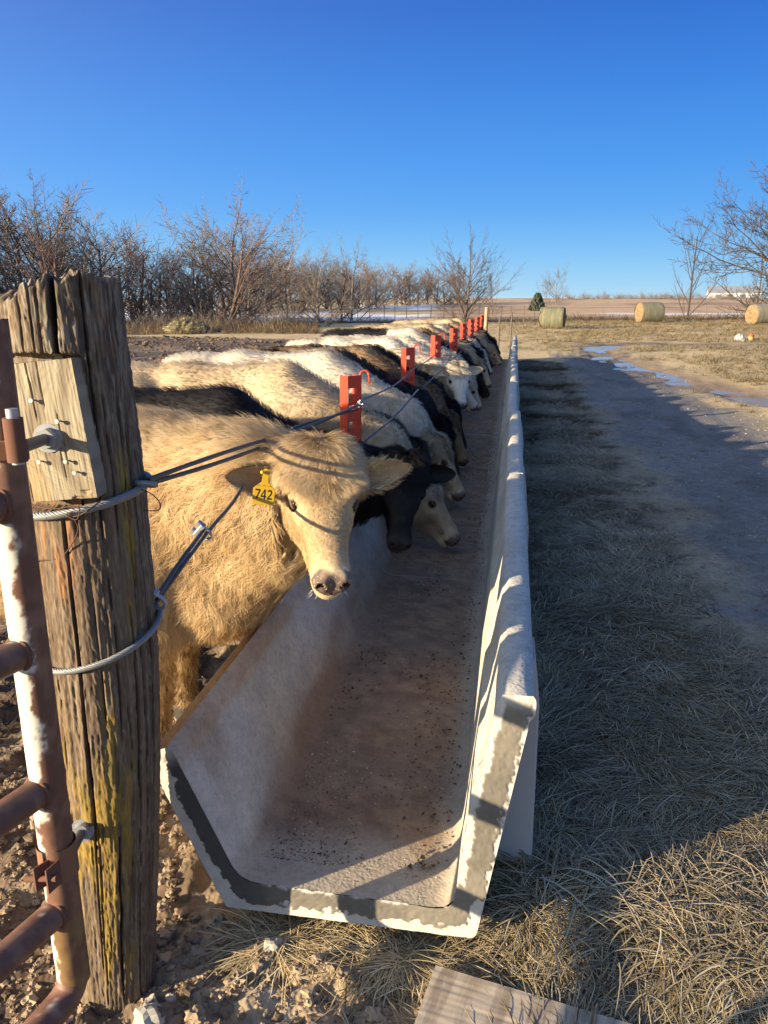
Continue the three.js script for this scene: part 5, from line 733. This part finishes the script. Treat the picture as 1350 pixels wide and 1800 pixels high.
{ // toys of litter on the grass at the right
  const y = height(9.75, -34.8), j = thing('plastic_jug', 'orange and yellow plastic jug standing in the dry grass on the right', 'jug', [9.75, y, -34.8]);
  part('jug_body', new THREE.LatheGeometry([[0, 0], [0.15, 0], [0.165, 0.03], [0.165, 0.2], [0.14, 0.25]].map((p) => new THREE.Vector2(...p)), 24), std(0.34, 0.23, 0.06, 0.6), j);
  j.scale.setScalar(0.75);
  part('jug_top', new THREE.LatheGeometry([[0.14, 0.25], [0.15, 0.27], [0.13, 0.36], [0.06, 0.4], [0.05, 0.45], [0, 0.45]].map((p) => new THREE.Vector2(...p)), 24), std(0.34, 0.08, 0.03, 0.6), j);
  const bag = gridGeo(30, 18, (u, v) => { const a = u * 6.2832, e = (v - 0.15) * 1.7, n = 1 + 0.3 * noise(Math.cos(a) * 3, v * 5, Math.sin(a) * 3); return [Math.cos(a) * Math.cos(e) * 0.22 * n, Math.sin(e) * 0.2 * n + 0.06, Math.sin(a) * Math.cos(e) * 0.18 * n]; }, true); bag.translate(9.3, height(9.3, -34.7), -34.7);
  solo('plastic_bag', bag, std(0.34, 0.33, 0.3, 0.7), 'crumpled white plastic bag beside the orange jug', 'bag');
}
// ---------------------------------------------------------------- dry grass, straw, clods and stones (nobody could count these)
function tuft(seed, n, len, wid, up, spread, fan) { // blades of dry grass, bent over, heading roughly along +x
  const R = rng(seed), out = [];
  for (let b = 0; b < n; b++) {
    const L = len * (0.5 + 0.75 * R()), hd = (R() - 0.5) * fan, S = 6, pos = [], nor = [], idx = []; let el = up * (0.35 + 0.9 * R()), az = hd, x = (R() - 0.5) * spread, z = (R() - 0.5) * spread, y = 0; const bendE = -(0.9 + 1.6 * R()) * Math.max(up, 0.3) / S, bendA = (R() - 0.5) * 1.1 / S * 2, kink = R() < 0.3 ? 1 + Math.floor(R() * 4) : -1;
    for (let i = 0; i <= S; i++) {
      const w = wid * (0.6 + 0.7 * Math.sin(Math.PI * (0.15 + 0.8 * i / S))) * (i === S ? 0.15 : 1) * 0.5, sx = -Math.sin(az), sz = Math.cos(az);
      pos.push(x - sx * w, y, z - sz * w, x + sx * w, y + w * 0.3, z + sz * w); nor.push(-sx * 0.5, 0.85, -sz * 0.5, sx * 0.5, 0.85, sz * 0.5);
      x += Math.cos(az) * Math.cos(el) * L / S; z += Math.sin(az) * Math.cos(el) * L / S; y = Math.max(0.003, y + Math.sin(el) * L / S); el += bendE; az += bendA; if (i === kink) { az += (R() - 0.5) * 1.6; el -= 0.4 * R(); }
      if (i < S) { const k = i * 2; idx.push(k, k + 1, k + 2, k + 1, k + 3, k + 2); }
    }
    const g = new THREE.BufferGeometry(); g.setAttribute('position', new THREE.BufferAttribute(new Float32Array(pos), 3)); g.setAttribute('normal', new THREE.BufferAttribute(new Float32Array(nor), 3)); g.setIndex(idx); out.push(g);
  }
  return mergeGeometries(out);
}
const straw = new THREE.MeshPhysicalMaterial({ color: 0xffffff, roughness: 0.7, specularIntensity: 0.4 });
function sow(name, label, geos, R, list) { // list of [x, z, scale, heading, colour, lift]
  const per = geos.map(() => []); for (const q of list) per[Math.floor(R() * geos.length)].push(q);
  const root = thing(name, label, undefined); root.userData.kind = 'stuff';
  geos.forEach((g, k) => { if (!per[k].length) return; const im = new THREE.InstancedMesh(g, straw, per[k].length), m = new THREE.Matrix4(), q = new THREE.Quaternion(); per[k].forEach(([x, z, s, h, c, y], i) => { q.setFromAxisAngle(V(0, 1, 0), h); im.setMatrixAt(i, m.compose(V(x, y ?? height(x, z) - 0.004, z), q, V(s, s, s))); im.setColorAt(i, new THREE.Color(...c)); }); im.name = 'tufts'; im.userData.kind = 'stuff'; im.castShadow = im.receiveShadow = true; root.add(im); });
}
{
  const R = rng(901), mats = [1, 2, 3, 4, 5].map((i) => tuft(900 + i, 20, 0.17, 0.0028, 0.42, 0.1, 2.6)), stand = [1, 2, 3].map((i) => tuft(930 + i, 12, 0.22, 0.0032, 0.85, 0.05, 5)), wide = [1, 2, 3].map((i) => tuft(950 + i, 11, 0.3, 0.011, 0.95, 0.16, 6)), tall = [1, 2, 3].map((i) => tuft(970 + i, 12, 0.75, 0.016, 1.25, 0.25, 6));
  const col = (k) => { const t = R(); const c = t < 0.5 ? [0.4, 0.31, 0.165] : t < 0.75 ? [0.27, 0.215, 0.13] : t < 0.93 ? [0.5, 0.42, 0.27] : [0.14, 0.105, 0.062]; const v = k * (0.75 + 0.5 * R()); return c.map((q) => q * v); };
  const verge = [], N = 18000;
  for (let i = 0; i < N; i++) {
    const d = 1.3 + 21 * Math.pow(R(), 2.3), x = 0.1 + 1.75 * Math.pow(R(), 1.15), z = -d, edge = 0.95 + 0.35 * fbm(z * 0.9, 4.4, 0, 3) + 0.3 * ss(3, 1.5, d), dens = ss(edge + 0.35, edge - 0.3, x + 0.35 * fbm(x * 3, z * 3, 0, 3)); if (R() > dens) continue; if (x < 0.12 && d < 20) continue;
    const hd = 0.9 * noise(x * 1.6, z * 1.6, 3) * 3 + 0.5 * (R() - 0.5) + 0.4; verge.push([x, z, (0.6 + 0.5 * R()) * (1 + ss(5, 16, d) * 0.9), hd, col(R() < 0.3 ? 0.5 : 0.85), undefined]);  // verge blades coloured darker than the foreground straw: shade put into the colour
  }
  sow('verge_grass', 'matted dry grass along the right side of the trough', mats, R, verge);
  const fore = []; for (let i = 0; i < 6000; i++) { const x = -0.3 + 1.6 * R(), z = -1.15 - 0.85 * R(); const e = -0.16 + 0.2 * noise(z * 5, 2) - 0.6 * ss(-1.62, -1.3, z) * ss(-0.1, -0.4, x) * 0; if (x < e) { if (R() > 0.05) continue; } if (x < 0.06 && z < -1.6) continue;  const du = (x + 0.127) * 0.976 + (z + 1.58) * 0.215, dv = -(x + 0.127) * 0.19 + (z + 1.58) * 0.98; if (du > -0.05 && du < 0.66 && dv > -0.035) continue; const nearB = du > -0.2 && dv > -0.2; fore.push([x, z, (nearB ? 0.35 : 0.6) + 0.5 * R(), nearB ? -0.2 + (R() - 0.5) * 2.2 : R() * 6.28, col(R() < 0.25 ? 0.55 : 1.05), undefined]); }  // foreground straw coloured lighter than the verge: sunlight put into the colour
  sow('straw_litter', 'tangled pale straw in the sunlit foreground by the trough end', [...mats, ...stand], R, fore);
  const strayList = []; for (let i = 0; i < 150; i++) { const x = -2.2 + 2.1 * R(), z = -1.2 - 3.2 * R(); if (x > -0.95 && z < -1.6) continue; strayList.push([x, z, 0.25 + 0.3 * R(), R() * 6.28, col(1), undefined]); } sow('stray_straw', 'loose straws scattered over the mud near the post', mats, R, strayList);
  const tuck = []; for (let i = 0; i < 260; i++) { const t = R(); tuck.push([-0.62 + 0.6 * t, -1.6 - 0.05 * R(), 0.5 + 0.5 * R(), R() * 6.28, col(1.1), undefined]); } sow('straw_wisps', 'wisps of straw caught under the trough end', mats, R, tuck);
  const field = []; for (let i = 0; i < 36000; i++) { const d = 7 + 62 * Math.pow(R(), 1.25), x = 3.1 + (4 + d * 0.52) * R() - ss(24, 30, d) * 5.6 * R(), z = -d, q = zones(x, z); if (q.creek > 0.25 || q.track > 0.3 || q.lane > 0.35) continue; if (x < 4.6 && d < 26 && R() < 0.75) continue; if (x < -0.2 && d < 32) continue; const dens = 0.55 + 0.9 * fbm(x * 0.5, z * 0.5, 0, 3); if (R() > dens) continue; const t = R(), c = t < 0.6 ? [0.5, 0.37, 0.17] : t < 0.85 ? [0.4, 0.3, 0.13] : [0.55, 0.45, 0.26]; field.push([x, z, (0.35 + 0.45 * R()) * (0.8 + d / 55), R() * 6.28, ((k) => c.map((v) => v * k))(0.8 + 0.35 * R()), undefined]); }
  sow('field_grass', 'short golden dry grass over the field on the right', wide, R, field);
  const lane = []; for (let i = 0; i < 2600; i++) { const d = 1.6 + 22 * Math.pow(R(), 1.6), x = 1.0 + 2.6 * R(), z = -d; if (R() > 0.15 + 0.8 * ss(0.1, 0.5, fbm(x * 1.1, z * 0.8, 0, 3))) continue; lane.push([x, z, 0.3 + 0.4 * R(), R() * 6.28, col(0.95), undefined]); } sow('lane_grass', 'trodden grass wisps on the dirt lane', mats, R, lane);
  const weeds = []; for (let i = 0; i < 9000; i++) { const t = R(), b = R(); let x, z; if (b < 0.4) { x = lerp(-27, 2.5, t) + R() - 0.5; z = lerp(-53, -66, t) + 3.2 * (R() - 0.35); } else if (b < 0.65) { x = lerp(2.5, 56, t); z = lerp(-66, -100, t) + 4 * (R() - 0.4); } else { const a = lerp(-47, -14, t) * Math.PI / 180, d = 41 + 12 * R(); x = Math.sin(a) * d; z = -Math.cos(a) * d; } const c = R() < 0.6 ? [0.38, 0.27, 0.13] : [0.27, 0.18, 0.09]; weeds.push([x, z, (0.5 + 0.75 * R()) * (b < 0.4 ? 0.5 : b < 0.65 ? 0.9 : 0.8), R() * 6.28, ((k) => c.map((v) => v * k))(0.75 + 0.4 * R()), undefined]); }
  sow('tall_weeds', 'tall dry weeds along the field fences and the wood edge', tall, R, weeds);
  // clods of frozen mud and pale stones
  const rock = (seed, rough) => { const g = new THREE.IcosahedronGeometry(1, 2), p = g.attributes.position; for (let i = 0; i < p.count; i++) { const x = p.getX(i), y = p.getY(i), z = p.getZ(i), n = 1 + rough * noise(x * 1.6 + seed, y * 1.6, z * 1.6) + rough * 0.6 * noise(x * 4 + seed, y * 4, z * 4); p.setXYZ(i, x * n, y * n * 0.72, z * n); } g.computeVertexNormals(); return g; };
  const clods = []; for (let i = 0; i < 11000; i++) { let x, z; if (R() < 0.6) { x = -1.9 + 1.75 * R(); z = -1.15 - 1.0 * R(); if (x > -0.9 && z < -1.68) continue; } else { x = -4.2 + 3.2 * R(); z = -0.8 - 5.5 * R(); if (x > -1.0) continue; } const s = 0.0025 + 0.017 * Math.pow(R(), 4.5), c = mixc([0.36, 0.27, 0.17], [0.15, 0.105, 0.065], R()); clods.push([x, z, s, R() * 6.28, c, height(x, z) + s * 0.05]); }
  sow('mud_clods', 'crumbled dry mud clods in the pen and round the post', [rock(1, 0.7), rock(7, 0.85), rock(13, 0.6)], R, clods);
  const lumps = []; for (let i = 0; i < 9000; i++) { const d = 4 + 33 * Math.pow(R(), 0.8), x = -1.6 - (3 + d * 0.95) * R(), z = -d, s = (0.02 + 0.06 * Math.pow(R(), 2.5)) * (0.5 + d / 40); if (zones(x, z).pen < 0.5) continue; lumps.push([x, z, s, R() * 6.28, mixc([0.1, 0.068, 0.042], [0.2, 0.14, 0.085], R() * R()), height(x, z) + s * 0.1]); }
  sow('mud_lumps', 'rough trodden mud lumps across the muddy pen behind the cattle', [rock(21, 0.6), rock(27, 0.75)], R, lumps);
  { // chaff and crumbs on the trough floor
    const g = new THREE.IcosahedronGeometry(1, 0), N = 9000, im = new THREE.InstancedMesh(g, straw, N), m = new THREE.Matrix4(), q = new THREE.Quaternion(), e = new THREE.Euler();
    for (let i = 0; i < N; i++) { let x, z, k = 0; do { z = Z0 - 0.1 - Math.pow(R(), 1.6) * 9; x = -0.65 + R() * 0.56; } while (R() > 0.12 + ss(-0.25, 0.35, fbm(x * 4, z * 2.2, 6, 3)) && k++ < 4); const t = R(), c = t < 0.55 ? [0.13, 0.085, 0.05] : t < 0.88 ? [0.27, 0.19, 0.11] : [0.5, 0.4, 0.25], s = 0.0012 + 0.0024 * R() * R(); q.setFromEuler(e.set(R() * 6, R() * 6, R() * 6)); im.setMatrixAt(i, m.compose(V(x, 0.0875 - 0.0115 * (x + 0.665) / 0.575 + 0.004, z), q, V(s * (1 + R()), s, s * (1 + 2 * R() * R())))); im.setColorAt(i, new THREE.Color(...c)); }
    im.name = 'feed_crumbs'; im.castShadow = im.receiveShadow = true; scene.add(im); tag(im, 'fine crumbs and chaff of feed over the trough floor', undefined, undefined, 'stuff');
  }
  const peb = []; for (let i = 0; i < 2600; i++) { const d = 1.6 + 20 * Math.pow(R(), 1.7), x = 0.9 + 2.9 * R(), z = -d, s = 0.003 + 0.012 * Math.pow(R(), 3), c = mixc([0.3, 0.26, 0.21], [0.12, 0.1, 0.08], R()); peb.push([x, z, s, R() * 6.28, c, height(x, z) + s * 0.1]); } sow('lane_gravel', 'small stones and crumbs of dirt on the lane', [rock(3, 0.3), rock(9, 0.4)], R, peb);
  const st = std(0.36, 0.33, 0.27, 0.9), stones = [[-0.79, -1.345, 0.034, 'pale limestone lump at the foot of the post, the largest one'], [-0.815, -1.4, 0.02, 'small grey stone against the right foot of the post'], [-0.77, -1.42, 0.014, 'tiny grey stone just right of the small one by the post'], [-0.56, -1.6, 0.026, 'flat brown stone in the post shadow before the trough end']];
  for (const [x, z, s, l] of stones) { const m = solo('stone', rock(x * 40, 0.45), st, l, 'stone'); m.position.set(x, height(x, z) + s * 0.4, z); m.scale.setScalar(s); m.rotation.y = x * 30; }
}
renderer.render(scene, camera);
